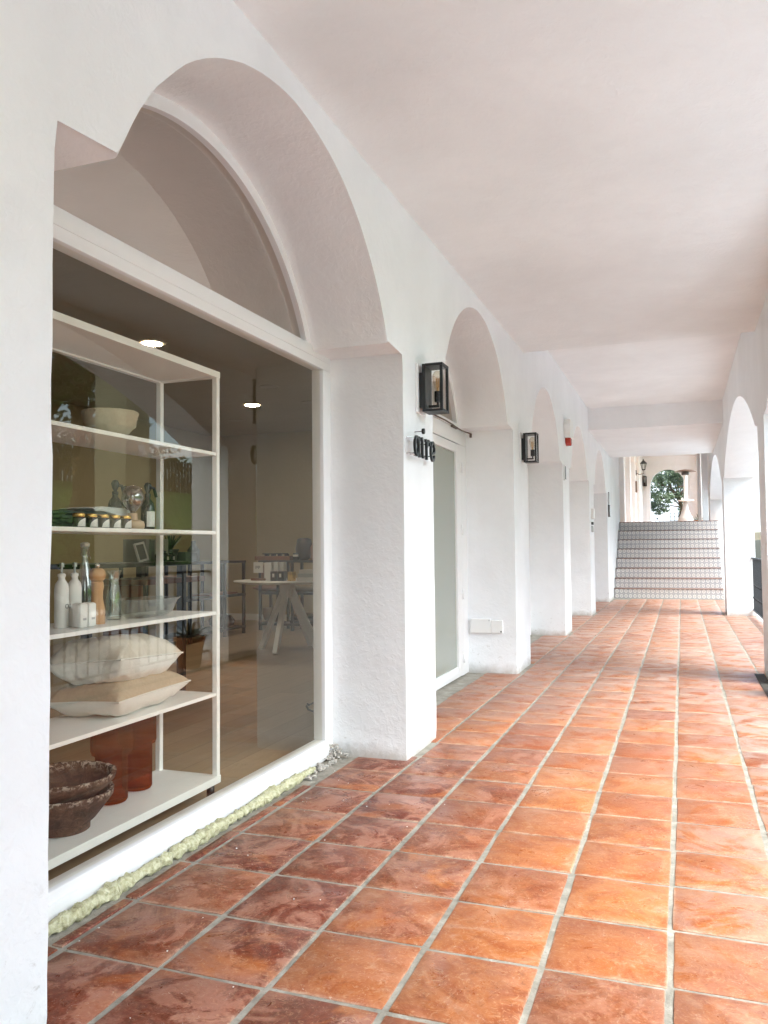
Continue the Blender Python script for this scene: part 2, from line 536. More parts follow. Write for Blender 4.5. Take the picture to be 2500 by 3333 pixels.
M['smoke'] = glass('smoked_globe', (.55, .50, .46), 0, .10, 2.2)
M['amber'] = amber()
M['downlight'] = emit('downlight_diffuser', (1.0, .92, .76), 46)
M['unlit'] = simple('unlit_downlight', (.36, .31, .24), .5)

def door_glass():
    m, nt, nd, ln, b = new_mat('frosted_door_glass')
    b.inputs['Base Color'].default_value = (.30, .325, .28, 1)
    b.inputs['Roughness'].default_value = .06
    b.inputs['Specular IOR Level'].default_value = .6
    return m
M['door_glass'] = door_glass()

def foam():
    m, nt, nd, ln, b = new_mat('expanding_foam')
    p = pos(nt)
    a = noise_n(nt, 60, 5, .65, .5, p)
    c = ramp(nt, a, [(.3, (.24, .22, .12)), (.45, (.47, .455, .27)), (.6, (.60, .59, .40)), (.75, (.71, .70, .55))])
    ln.new(c, b.inputs['Base Color'])
    b.inputs['Roughness'].default_value = .75
    ln.new(bump(nt, noise_n(nt, 140, 4, .6, .5, p), .6, .006), b.inputs['Normal'])
    return m
M['foam'] = foam()

def rustic():
    m, nt, nd, ln, b = new_mat('rustic_fired_clay')
    p = pos(nt)
    a, q = noise_n(nt, 22, 6, .7, .6, p), noise_n(nt, 48, 5, .7, 1.0, p)
    c = ramp(nt, a, [(.3, (.030, .016, .011)), (.5, (.085, .042, .028)), (.7, (.17, .095, .062))])
    at = N(nt, 'ShaderNodeAttribute', attribute_name='rim')
    ch = math_n(nt, 'MULTIPLY', ramp(nt, q, [(.50, 0), (.56, 1)]), at.outputs['Fac'])
    c = mix(nt, ch, c, (.60, .50, .42))
    ln.new(c, b.inputs['Base Color'])
    b.inputs['Roughness'].default_value = .85
    ln.new(bump(nt, a, .9, .008), b.inputs['Normal'])
    return m
M['rustic'] = rustic()

# ------------------------------------------------------------------ plan (metres)
XW, XR = -1.42, .66            # corridor faces of the two walls
XF = -1.86                     # plane of the shop windows
ZIMP, RISE = 2.22, .725
A1, A2, A3, A4, A5 = (1.56, 4.21), (4.775, 7.34), (8.05, 10.62), (11.25, 13.80), (14.50, 17.20)

def arch_pts(y0, y1, z, rise, n=40):
    c, h = (y0 + y1) / 2, (y1 - y0) / 2
    r = (h * h + rise * rise) / (2 * rise)
    zc = z + rise - r
    a0 = math.asin(min(1, h / r))
    out = []
    for k in range(n + 1):
        a = -a0 + 2 * a0 * k / n
        out.append((c + r * math.sin(a), zc + r * math.cos(a)))
    out[0], out[-1] = (y0, z), (y1, z)
    return out

def wobble(y, z, amp=.004, seed=0):
    return (y + amp * (noise.noise((y * 3.1, z * 4.3, seed)) + .6 * noise.noise((y * 11, z * 15, seed + 9))),
            z + amp * .7 * noise.noise((y * 4, z * 4, seed + 5)))

def opening_path(y0, y1, inset, zimp, rise, zb=-.03, amp=.007, seed=0):
    p = []
    nz = 24
    for k in range(nz + 1): p.append((y0, zb + (zimp - zb) * k / nz))
    p += arch_pts(y0 + inset, y1 - inset, zimp, rise)
    for k in range(nz + 1): p.append((y1, zimp - (zimp - zb) * k / nz))
    return [wobble(y, z, amp, seed) for y, z in p]

def wall_mesh(mb, x0, x1, ymin, ymax, ztop, opens, zb=-.03, bev=.011, seed=0, amp=.007):
    poly = [(ymin, zb)]
    for o in opens:
        poly += opening_path(*o, zb=zb, seed=seed, amp=amp)
    poly += [(ymax, zb), (ymax, ztop), (ymin, ztop)]
    mb.prism(poly, x0, x1, bev)

# ------------------------------------------------------------------ shop wall (left)
shop_wall = thing('shop_wall', (XW, 5, 0), 'long white plastered wall of arches with shop window, left of the tiled walkway', 'wall')
mb = MB()
ins = .24
op = lambda a: (a[0], a[1], ins, ZIMP, RISE)
wall_mesh(mb, -1.95, XW, -7, 20.6, 4.9, [op(a) for a in (A1, A2, A3, A4, A5)], seed=3)
mb.build('plaster_wall', M['plaster'], shop_wall, smooth=40)

# shop window
win = thing('shop_window', (XF, 2.9, 0), parent=shop_wall)
mb = MB()
y0, y1 = A1
fx0, fx1 = -1.925, -1.853
mb.box(fx0, fx1, y0 - .02, y1 + .008, .0, .10, .006)              # bottom rail
mb.box(fx0 + .012, fx1 + .012, y0 + .006, y1 - .014, .0, .065, .005)
mb.box(fx0, fx1, y0 - .02, y1 + .008, 2.145, 2.255, .006)          # transom
mb.box(fx0 + .003, fx1 + .004, y0 + .006, y1 - .014, 2.19, 2.25, .003)
mb.box(fx0, fx1, y1 - .10, y1 + .008, .10, 2.145, .005)
mb.box(fx0, fx1, y0 + .005, y0 + .09, .10, 2.145, .005)
pts = arch_pts(y0 + ins - .012, y1 - ins + .012, ZIMP, RISE + .012, 48)
inn = arch_pts(y0 + ins + .06, y1 - ins - .06, ZIMP + .02, RISE - .078, 48)
mb.prism(pts + inn[::-1], fx0, fx1 - .001, .004)
mb.build('frame', M['white_frame'], win, smooth=35)
mb = MB()
mb.face([(-1.875, y0 + .05, .09), (-1.875, y1 - .05, .09), (-1.875, y1 - .05, 2.15), (-1.875, y0 + .05, 2.15)])
mb.build('glass_pane', M['pane'], win)
mb = MB()
gp = arch_pts(y0 + ins + .05, y1 - ins - .05, ZIMP + .02, RISE - .068, 40)
mb.face([(-1.885, y, z) for y, z in gp])
mb.build('fanlight_pane', M['fan_pane'], win)
# door of the second arch
dr = thing('shop_door', (XF, 6.1, 0), parent=shop_wall)
mb = MB()
mb.box(-1.935, -1.862, 4.76, 7.352, 2.075, 2.205, .004)
mb.box(-1.935, -1.864, 7.118, 7.352, .0, 2.074, .004)
mb.box(-1.935, -1.864, 4.79, 5.02, .0, 2.074, .004)
pts = arch_pts(A2[0] + ins - .012, A2[1] - ins + .012, ZIMP, RISE + .012, 40)
inn = arch_pts(A2[0] + ins + .07, A2[1] - ins - .07, ZIMP + .025, RISE - .09, 40)
mb.prism(pts + inn[::-1], -1.925, -1.860, .004)
mb.box(-1.925, -1.858, A2[0] + .03, A2[1] - .03, 2.207, 2.25, .003)
mb.build('door_frame', M['white_frame'], dr, smooth=35)
mb = MB()
gp = arch_pts(A2[0] + ins + .06, A2[1] - ins - .06, ZIMP + .02, RISE - .08, 40)
mb.face([(-1.90, y, z) for y, z in gp])
mb.build('fanlight_pane', M['fan_pane'], dr)
leaf = MB()
for (a, b, c, d) in ((6.95, 7.10, .012, 2.062), (5.05, 5.16, .012, 2.062)):
    leaf.box(-1.90, -1.852, a, b, c, d, .004)
leaf.box(-1.898, -1.853, 5.16, 6.95, .012, .10, .004)
leaf.box(-1.898, -1.853, 5.16, 6.95, 1.985, 2.062, .004)
leafo = leaf.build('door_leaf', M['white_frame'], dr, smooth=35)
mb = MB()
mb.box(-1.882, -1.872, 5.15, 6.96, .09, 1.99)
mb.build('door_pane', M['door_glass'], leafo)
mb = MB()
mb.box(-1.850, -1.80, 5.10, 5.12, .98, 1.0, .003)
mb.box(-1.815, -1.80, 5.10, 5.23, .98, 1.0, .003)
mb.build('door_handle', M['grey_metal'], leafo)
for z in (1.86, 1.30, .725, .16):
    mb = MB()
    mb.cyl((-1.846, 7.106, z - .045), .008, .09, 12)
    mb.box(-1.862, -1.850, 7.10, 7.125, z - .04, z + .04, .002)
    mb.build('hinge', M['white_frame'], dr)

# closed white shutters inside arches three to five
for (a, b) in (A3, A4, A5):
    d2 = thing('shutter_door', (XF, (a + b) / 2, 0), parent=shop_wall)
    mb = MB()
    mb.box(-1.90, -1.8625, a - .02, b + .02, .0, 2.19, .004)
    mb.prism([(a + ins - .012, 2.1905)] + arch_pts(a + ins - .012, b - ins + .012, ZIMP, RISE + .012, 30) + [(b - ins + .012, 2.1905)], -1.90, -1.8635)
    mb.build('door_panel', M['white_frame'], d2)
    mb = MB()
    mb.box(-1.861, -1.845, (a + b) / 2 - .01, (a + b) / 2 + .01, .02, 2.17, .003)
    mb.build('centre_bead', M['white_frame'], d2)

# ------------------------------------------------------------------ outer arcade (right)
B1, B2, B3 = (.95, 7.37), (7.96, 14.28), (14.90, 21.3)
arc = thing('arcade_wall', (XR, 7, 0), 'white plastered arcade of wide arches along the open right side', 'wall')
mb = MB()
wall_mesh(mb, XR, XR + .44, -6.6, 22.0, 4.9,
          [(-5.4, -.15, .2, ZIMP, .7), (*B1, .2, ZIMP, .7), (*B2, .2, ZIMP, .7), (*B3, .2, ZIMP + .02, .72)], zb=-.7, seed=21, amp=.006)
mb.build('plaster_wall', M['plaster'], arc, smooth=40)

# ceilings: low bay, high bay, low bay
def slab(name, y0, y1, z0, m=M['plaster_soffit']):
    mb = MB()
    mb.box(XW - .01, XR + .02, y0, y1, z0, 4.88)
    o = mb.build(name, m)
    tag(o, kind='structure')
slab('ceiling', -6.9, 7.94, 3.055, M['ceil_shaded'])
slab('ceiling', 7.94, 13.9, 3.44)
slab('ceiling', 13.9, 18.45, 3.075)
slab('ceiling', 18.45, 22.0, 4.66)
mb = MB(); mb.box(-8, 1.3, -7, 34.6, 4.9, 5.1)
tag(mb.build('flat_roof', M['plaster_soffit']), 'flat roof slab over the walkway and the shop', 'roof')

# ------------------------------------------------------------------ tiled floor
def floor_tiles():
    bm = bmesh.new()
    uvl = bm.loops.layers.uv.new('UVMap')
    colr = bm.loops.layers.float_color.new('tile')
    fr = random.Random(11)
    xl = [0, -1.770, -1.712, -1.383, -1.053, -.722, -.389, -.059, .278, .612, .945, 1.10]
    py = .3396
    def tile(x0, x1, y0, y1, g, g2, col):
        j = lambda s: fr.uniform(-s, s)
        gx, gy = g / 2, g2 / 2
        P = [(x0 + gx + j(.0035), y0 + gy + j(.0035)), (x1 - gx + j(.0035), y0 + gy + j(.0035)),
             (x1 - gx + j(.0035), y1 - gy + j(.0035)), (x0 + gx + j(.0035), y1 - gy + j(.0035))]
        zt = [fr.uniform(-.0016, .0012) for _ in range(4)]
        cx, cy = sum(p[0] for p in P) / 4, sum(p[1] for p in P) / 4
        n = 5
        lo, md, hi = [], [], []
        for k in range(4):
            a, b = P[k], P[(k + 1) % 4]
            for t in range(n):
                f = t / n
                wob = fr.uniform(-.0014, .0014) if t else -.0016
                x, y = a[0] + (b[0] - a[0]) * f, a[1] + (b[1] - a[1]) * f
                dx, dy = cx - x, cy - y
                L = math.hypot(dx, dy)
                x += dx / L * -wob; y += dy / L * -wob
                z = zt[k] * (1 - f) + zt[(k + 1) % 4] * f
                lo.append(bm.verts.new((x, y, -.012)))
                md.append(bm.verts.new((x + dx / L * .0012, y + dy / L * .0012, z - .0022)))
                hi.append(bm.verts.new((x + dx / L * .0058, y + dy / L * .0058, z)))
        m = len(lo)
        fs = []
        for k in range(m):
            k2 = (k + 1) % m
            fs += [bm.faces.new((lo[k], lo[k2], md[k2], md[k])), bm.faces.new((md[k], md[k2], hi[k2], hi[k]))]
        fs.append(bm.faces.new(hi))
        for f in fs:
            f.smooth = True
            for l in f.loops:
                l[uvl].uv = ((l.vert.co.x - x0) / (x1 - x0) if x1 - x0 > .2 else .5, (l.vert.co.y - y0) / (y1 - y0))
                l[colr] = (*col, 1)
    for i in range(1, len(xl) - 1):
        x0, x1 = xl[i], xl[i + 1]
        yoff = 2.285 - 25 * py + (fr.uniform(-.012, .012))
        for k in range(75):
            ya, yb = yoff + k * py, yoff + (k + 1) * py
            if yb > 18.42: break
            if ya > 18.0: yb = 18.42
            yc = (ya + yb) / 2
            if x1 < -1.04 and not (A1[0] < yc < 18): continue
            if x1 < -1.37:
                if not any(a - .15 < yc < b + .12 for a, b in (A1, A2, A3, A4, A5)): continue
                if i == 1 and (yc > 3.7 or yc < 1.6): continue
            g = fr.uniform(.014, .020); g2 = fr.uniform(.007, .015)
            dark = 0
            if x1 < -.7 and yc < 4.6: dark = fr.uniform(.65, 1.0) if x1 < -1.0 else fr.uniform(.25, .95)
            elif x1 < -.3 and yc < 3.2: dark = fr.uniform(0, .55)
            elif fr.random() < .10: dark = fr.uniform(.2, .5)
            haze_sheen = min(1, max(.10, (yc - 3.4) / 4.5)) * fr.uniform(.6, 1)  # lime haze plus grazing floor sheen painted in, growing with distance
            if x0 > .2: haze_sheen = max(haze_sheen, fr.uniform(.55, .95))
            elif x0 > -.1: haze_sheen = max(haze_sheen, fr.uniform(.1, .5))
            tone = fr.random()
            if yc < 3.4 and x0 > -1.1: tone = .55 + .45 * tone  # near tiles painted brighter, as less light falls there
            elif yc > 4.2: tone *= .8
            tile(x0, x1, ya, yb, g, g2, (tone, dark, haze_sheen))
    # grout bed
    ng = len(bm.faces)
    f = bm.faces.new([bm.verts.new(p) for p in ((-1.95, -6.6, -.0045), (1.1, -6.6, -.0045), (1.1, 18.43, -.0045), (-1.95, 18.43, -.0045))])
    f.material_index = 1
    bmesh.ops.recalc_face_normals(bm, faces=bm.faces[:])
    if f.normal.z < 0: f.normal_flip()
    me = bpy.data.meshes.new('floor')
    bm.to_mesh(me); bm.free()
    me.materials.append(M['tile']); me.materials.append(M['grout'])
    me.set_sharp_from_angle(angle=R(50))
    o = bpy.data.objects.new('floor', me)
    COL.objects.link(o)
    tag(o, kind='structure')
floor_tiles()
mb = MB(); mb.box(-1.95, 1.1, -6.6, 18.43, -.72, -.02)
tag(mb.build('floor_base', M['plaster']), kind='structure')
mb = MB()
mb.box(.575, .655, 4.5, 7.95, -.002, .0035)
tag(mb.build('drain_channel', simple('dirty_drain', (.05, .045, .04), .8)), 'dark drain channel at the foot of the right arcade pillar', 'drain')

# expanding foam and rubble under the shop window
mb = MB()
ptn = []
n = 640
pr = random.Random(5)
bmv = []
seg = 20
rings = []
for i in range(n + 1):
    t = i / n
    y = 1.60 + (3.86 - 1.60) * t
    lump = .62 + .75 * abs(noise.noise((y * 13, 1, 3))) + .35 * noise.noise((y * 37, 5, 1))
    r = (.027 if t < .9 else .027 * (1 - (t - .9) * 5)) * lump
    cx = -1.806 + .006 * noise.noise((y * 6, 2, 7))
    ring = []
    for k in range(seg):
        a = 2 * PI * k / seg
        rr = r * (1 + .34 * noise.noise((y * 48, math.cos(a) * 2.2, math.sin(a) * 2.2)) + .26 * abs(noise.noise((y * 95, math.cos(a) * 4, math.sin(a) * 4))) - .30 * max(0, noise.noise((y * 30, 9, 2)) - .25) + .12 * noise.noise((y * 210, math.cos(a) * 9, math.sin(a) * 9)))
        ring.append(mb.bm.verts.new((cx + rr * 1.0 * math.cos(a), y, .018 + rr * .95 * math.sin(a))))
    rings.append(ring)
for a, b in zip(rings, rings[1:]):
    for k in range(seg):
        mb.bm.faces.new((a[k], a[(k + 1) % seg], b[(k + 1) % seg], b[k]))
mb.bm.faces.new(rings[0]); mb.bm.faces.new(rings[-1][::-1])
tag(mb.build('foam_bead', M['foam'], smooth=60), 'lumpy yellow bead of expanding foam along the foot of the shop window', 'foam')

def chunk(mb, c, s, rr):
    v = []
    for (i, j, k) in ((-1, -1, -1), (1, -1, -1), (1, 1, -1), (-1, 1, -1), (-1, -1, 1), (1, -1, 1), (1, 1, 1), (-1, 1, 1)):
        v.append(mb.bm.verts.new((c[0] + s * i * rr.uniform(.4, 1), c[1] + s * j * rr.uniform(.4, 1.1), c[2] + s * .6 * k * rr.uniform(.4, 1))))
    for q in ((0, 3, 2, 1), (4, 5, 6, 7), (0, 1, 5, 4), (1, 2, 6, 5), (2, 3, 7, 6), (3, 0, 4, 7)):
        mb.bm.faces.new([v[i] for i in q])
mb = MB()
for i in range(60):
    t = pr.random()
    chunk(mb, (-1.80 + pr.uniform(-.035, .05), 3.72 + .47 * t, .006 + pr.uniform(0, .02) * t), pr.uniform(.004, .014), pr)
for i in range(20):
    chunk(mb, (-1.83 + pr.uniform(-.01, .03), 4.12 + pr.uniform(0, .08), .02 + pr.uniform(0, .05)), pr.uniform(.006, .013), pr)
tag(mb.build('mortar_rubble', M['mortar']), 'grey mortar rubble in the corner between window frame and pillar', 'rubble', kind='stuff')
mb = MB()
for i in range(34):
    x = -1.72 + abs(pr.gauss(0, .35)); y = pr.uniform(1.7, 4.7)
    if x < XW + .02 and y > 4.15: continue
    chunk(mb, (x, y, .004), pr.uniform(.001, .003), pr)
tag(mb.build('plaster_crumbs', M['white_matt']), 'tiny white plaster crumbs scattered on the tiles', 'crumbs', kind='stuff')

# ------------------------------------------------------------------ wall fittings
def lantern():
    y0, y1, x0, x1, z0, z1 = 4.45, 4.585, -1.385, -1.262, 1.93, 2.207
    t = thing('wall_lantern', (XW, (y0 + y1) / 2, z0), 'black box wall lantern on the pillar above the lettering, nearest of its kind', 'wall lamp', 'black box lanterns on the shop wall')
    mb = MB(); mb.box(-1.419, -1.405, 4.435, 4.60, 1.925, 2.213, .003)
    mb.build('mounting_board', M['white_frame'], t)
    mb = MB(); mb.box(-1.406, -1.384, 4.462, 4.573, 1.955, 2.16, .004)
    mb.build('back_plate', M['black_metal'], t)
    w = .016
    mb = MB()
    mb.box(x0, x0 + .02, y0, y1, z0, z1, .0015)
    for yy in (y0, y1 - w): mb.box(x1 - w, x1, yy, yy + w, z0 + .013, z1 - .014, .001)
    mb.box(x0 + .0205, x1 + .001, y0 - .001, y1 + .001, z0 - .001, z0 + .0125, .001)
    mb.box(x0 + .0205, x1 + .001, y0 - .001, y1 + .001, z1 - .0135, z1 + .001, .001)
    mb.build('frame', M['black_metal'], t)
    for q in ([(x0 + .02, y0 + .006), (x1 - w, y0 + .006)], [(x0 + .02, y1 - .006), (x1 - w, y1 - .006)], [(x1 - .006, y0 + w), (x1 - .006, y1 - w)]):
        mb = MB()
        (a, b), (c, d) = q
        mb.face([(a, b, z0 + .0126), (c, d, z0 + .0126), (c, d, z1 - .0136), (a, b, z1 - .0136)])
        mb.build('glass_pane', M['lamp_pane'], t)
    cx, cy = (x0 + .02 + x1) / 2 + .004, (y0 + y1) / 2
    mb = MB()
    mb.box(x0 + .018, cx + .008, cy - .008, cy + .008, z0 + .030, z0 + .044, .001)
    mb.cyl((cx, cy, z0 + .034), .007, .03)
    mb.cyl((cx, cy, z0 + .06), .0195, .062, 20)
    mb.build('socket', M['black_metal'], t, smooth=40)
    mb = MB()
    mb.lathe([(.013, .120), (.016, .135), (.022, .160), (.0285, .185), (.0305, .205), (.027, .225), (.016, .24), (.0005, .245)], (cx, cy, z0), 20)
    bo = mb.build('bulb', M['bulb_glass'], t, smooth=60)
    mb = MB()
    for k in range(6):
        a = k * PI / 3
        mb.tube([(cx + .007 * math.cos(a), cy + .007 * math.sin(a), z0 + .145), (cx + .010 * math.cos(a), cy + .010 * math.sin(a), z0 + .20)], .0016, 5)
    mb.cyl((cx, cy, z0 + .12), .006, .026, 10)
    mb.build('filament', simple('amber_filament_rods', (.62, .36, .10), .4), bo)
    return t
L1 = lantern()
L2 = copy_tree(L1, (0, 3.20, .012), label='black box wall lantern on the second pillar, farther along the shop wall')

# lettering
def ribbon(mb, path, hw, x0, x1, closed=False):
    n = len(path)
    P = [Vector((p[0], p[1])) for p in path]
    Lf, Rt = [], []
    for i in range(n):
        a = P[i - 1] if (i > 0 or closed) else P[i]
        b = P[(i + 1) % n] if (i < n - 1 or closed) else P[i]
        t = (b - a).normalized()
        nn = Vector((-t.y, t.x))
        w = hw(i / max(1, n - 1)) if callable(hw) else hw
        Lf.append(P[i] + nn * w); Rt.append(P[i] - nn * w)
    m = n if closed else n - 1
    vs = [[mb.bm.verts.new((x, q.x, q.y)) for q in arr] for x in (x0, x1) for arr in (Lf, Rt)]
    for i in range(m):
        j = (i + 1) % n
        mb.bm.faces.new((vs[0][i], vs[0][j], vs[1][j], vs[1][i]))
        mb.bm.faces.new((vs[2][i], vs[3][i], vs[3][j], vs[2][j]))
        mb.bm.faces.new((vs[0][i], vs[2][i], vs[2][j], vs[0][j]))
        mb.bm.faces.new((vs[1][i], vs[1][j], vs[3][j], vs[3][i]))
    if not closed:
        for i in (0, n - 1): mb.bm.faces.new((vs[0][i], vs[1][i], vs[3][i], vs[2][i]))

def lettering():
    t = thing('shop_lettering', (XW, 4.45, 1.65), 'black raised letters reading aire on the pillar below the lantern', 'sign')
    xa, xb = -1.374, -1.361
    zb, zt = 1.652, 1.772
    hh = zt - zb
    def ell(cy, cz, ry, rz, a0, a1, n=28):
        return [(cy + ry * math.cos(R(a0 + (a1 - a0) * k / n)), cz + rz * math.sin(R(a0 + (a1 - a0) * k / n))) for k in range(n + 1)]
    zc = (zb + zt) / 2
    # a
    mb = MB()
    ribbon(mb, ell(4.286, zc, .033, hh / 2 - .008, 0, 360, 32)[:-1], lambda u: .006 + .0045 * abs(math.cos(2 * PI * u)), xa, xb, True)
    ribbon(mb, [(4.323, zt - .004), (4.322, zb + .03), (4.328, zb + .014), (4.344, zb + .008)], .0085, xa - .001, xb + .001)
    a_ = mb.build('letter', M['black_metal'], t); a_['label'] = 'letter a'
    mb = MB()
    ribbon(mb, [(4.366, zt - .012), (4.382, zt - .008), (4.389, zt - .02), (4.389, zb + .022), (4.397, zb + .009), (4.412, zb + .011)], .009, xa, xb)
    mb.cyl((xa, 4.413, zt + .038), .016, xb - xa, 22, 'x')
    i_ = mb.build('letter', M['black_metal'], t, smooth=40); i_['label'] = 'letter i with its round dot'
    mb = MB()
    ribbon(mb, [(4.447, zt - .012), (4.462, zt - .008), (4.470, zt - .022), (4.470, zb)], .009, xa, xb)
    ribbon(mb, [(4.474, zt - .045), (4.486, zt - .020), (4.503, zt - .008), (4.522, zt - .013), (4.527, zt - .035)], .0085, xa - .001, xb + .001)
    r_ = mb.build('letter', M['black_metal'], t); r_['label'] = 'letter r'
    mb = MB()
    e = ell(4.592, zc, .036, hh / 2 - .008, 20, 335, 34)
    ribbon(mb, e, lambda u: .0055 + .005 * math.sin(PI * u), xa, xb)
    ribbon(mb, [(e[0][0], e[0][1] + .006), (4.622, zc - .002), (4.60, zc - .012), (4.566, zc - .014)], .006, xa - .001, xb + .001)
    e_ = mb.build('letter', M['black_metal'], t); e_['label'] = 'letter e'
    for o, spots in ((a_, ((4.262, zt - .012), (4.262, zb + .02), (4.322, zb + .02))), (i_, ((4.389, zb + .02), (4.413, zt + .038), (4.389, zt - .02))),
                     (r_, ((4.470, zb + .02), (4.470, zt - .03))), (e_, ((4.566, zb + .03), (4.60, zt - .012)))):
        for (y, z) in spots:
            mb = MB()
            mb.lathe([(.005, 0), (.005, .004), (.0026, .004), (.0026, xa - XW + .002)], (XW - .001, y, z), 8, 'x')
            mb.build('standoff_pin', M['chrome'], o)
lettering()

# alarm siren
t = thing('alarm_siren', (XW, 10.95, 2.47), 'white alarm siren box with red beacon high on the third pillar', 'alarm')
mb = MB(); mb.prism([(10.80, 2.575), (11.12, 2.575), (11.14, 2.74), (11.08, 2.815), (10.84, 2.815), (10.78, 2.74)], XW + .001, XW + .085, .008)
mb.build('housing', M['white_matt'], t, smooth=40)
mb = MB(); mb.prism([(10.88, 2.573), (11.04, 2.573), (11.03, 2.51), (10.96, 2.475), (10.89, 2.51)], XW + .005, XW + .078, .006)
mb.build('beacon', M['red'], t)
mb = MB(); mb.box(XW + .001, XW + .018, 10.70, 10.79, 2.0, 2.20, .003)
mb2 = mb.build('notice_plate', M['white_matt'])
tag(mb2, 'narrow dark notice plate on the third pillar under the siren', 'notice')
mb = MB(); mb.box(XW + .0185, XW + .024, 10.715, 10.775, 2.015, 2.185)
mb.build('plate_face', M['plate_dark'], mb2)
t = thing('entry_panel', (XW, 14.1, 1.37), 'white and grey entry panel with small sign on the fourth pillar', 'panel')
mb = MB(); mb.box(XW + .001, XW + .05, 14.0, 14.16, 1.60, 1.77, .006); mb.build('speaker_box', M['white_matt'], t)
mb = MB(); mb.box(XW + .001, XW + .03, 14.02, 14.16, 1.50, 1.545, .003); mb.build('name_plate', M['plate_dark'], t)
mb = MB(); mb.box(XW + .001, XW + .025, 14.02, 14.18, 1.375, 1.48, .003); mb.build('grey_plate', M['plate_grey'], t)
t = thing('sign_strip', (XW, 17.5, 1.73), 'slim dark upright sign in two pieces on the last pillar before the stairs', 'sign')
mb = MB(); mb.box(XW + .001, XW + .03, 17.46, 17.62, 2.01, 2.26, .003); mb.build('upper_plate', M['plate_grey'], t)
mb = MB(); mb.box(XW + .001, XW + .035, 17.42, 17.60, 1.74, 1.995, .003); mb.build('lower_plate', M['plate_dark'], t)
# meter covers on the jamb
t = thing('meter_cover', (-1.74, 7.335, .36), 'flat white meter cover at the foot of the door jamb, wider of the pair', 'cover', 'white covers on the jamb')
mb = MB(); mb.box(-1.838, -1.652, 7.318, 7.345, .362, .490, .003); mb.build('lid', M['white_matt'], t)
mb = MB(); mb.cyl((-1.665, 7.3165, .476), .005, .003, 10, 'y'); mb.build('screw', M['grey_metal'], t)
t = thing('meter_cover', (-1.60, 7.335, .36), 'smaller square white cover with dark lock, next to the wider one on the jamb', 'cover', 'white covers on the jamb')
mb = MB(); mb.box(-1.647, -1.541, 7.321, 7.345, .364, .478, .003); mb.build('lid', M['white_matt'], t)
mb = MB(); mb.cyl((-1.556, 7.3185, .378), .007, .004, 10, 'y'); mb.build('lock', M['black_metal'], t)
# loose cable over the door
mb = MB()
mb.tube([(-1.845, 6.2, 2.213), (-1.846, 6.6, 2.218), (-1.846, 6.82, 2.213), (-1.848, 6.95, 2.205), (-1.84, 7.12, 2.198), (-1.80, 7.29, 2.188)], .006, 8)
mb.box(-1.858, -1.838, 6.80, 6.97, 2.192, 2.208)
mb.box(-1.812, -1.796, 7.275, 7.305, 2.155, 2.193)
tag(mb.build('door_cable', simple('brown_cable', (.12, .085, .07), .6)), 'loose brown cable running over the glass door head', 'cable')

# ------------------------------------------------------------------ railings of the arcade
def railing(x, ya, yb, z0, label, sp=.137, name='balustrade'):
    t = thing(name, (x, (ya + yb) / 2, z0), label, 'railing', 'iron balustrades in the arcade openings')
    mb = MB(); mb.box(x - .022, x + .022, ya, yb, z0 + .915, z0 + .935, .004)
    mb.build('top_rail', M['iron'], t)
    mb = MB(); mb.box(x - .015, x + .015, ya, yb, z0 + .09, z0 + .108, .003)
    mb.build('bottom_rail', M['iron'], t)
    n = int((yb - ya) / sp)
    protos = []
    for k in range(n):
        y = ya + sp * (k + .5)
        kind = k % 2
        if k < 2:
            mb = MB()
            mb.box(x - .0065, x + .0065, y - .0065, y + .0065, z0 + .108, z0 + .915)
            if kind == 0:
                mb.lathe([(.007, -.018), (.018, -.004), (.018, .004), (.007, .018)], (x, y, z0 + .50), 10)
            else:
                mb.lathe([(.007, -.018), (.018, -.004), (.018, .004), (.007, .018)], (x, y, z0 + .30), 10)
            o = mb.build('baluster', M['iron'], t, at=(x, y, z0 + .1))
            protos.append((o, y))
        else:
            src, yy = protos[kind]
            c = src.copy()
            COL.objects.link(c)
            c.parent = t
            c.location = src.location + Vector((0, y - yy, 0))
    return t
railing(.90, B1[0], B1[1], 0, 'black iron railing in the nearest wide arch, mirrored in the shop window')
railing(1.055, B2[0], B2[1], 0, 'black iron railing in the middle wide arch, seen end on at the far pillar')
railing(.97, 20.55, 21.25, 1.70, 'short black iron railing at the head of the stairs', sp=.12)

# ------------------------------------------------------------------ staircase and upper walkway
st = thing('staircase', (-.3, 18.4, 0), 'flight of eight steps with blue patterned tile risers and terracotta nosings', 'staircase')
for i in range(8):
    y = 18.42 + .30 * i
    z = .2135 * i
    s = MB(); s.box(XW + .012, .80, y + .012, 20.85, z - (.5 if i == 0 else 0) + .0, z + .2135 - .014)
    so = s.build('step', M['plaster'], st, at=(-.3, y, z))
    mb = MB(); mb.box(XW + .012, .80, y, y + .0115, z + .0, z + .2135 - .0135)
    mb.build('riser_tiles', M['riser'], so)
    mb = MB(); mb.box(XW + .008, .804, y - .012, y + .32 if i < 7 else y + .5, z + .2135 - .013, z + .2135, .003)
    mb.build('tread', M['tread'], so)
ZU = 1.708
mb = MB(); mb.box(-2.3, 1.1, 20.86, 34.3, -.7, ZU - .01); mb.mi = 1; mb.box(-2.3, 1.1, 20.86, 34.3, ZU - .0099, ZU)
tag(mb.build('upper_floor', [M['plaster'], M['paving']]), kind='structure')
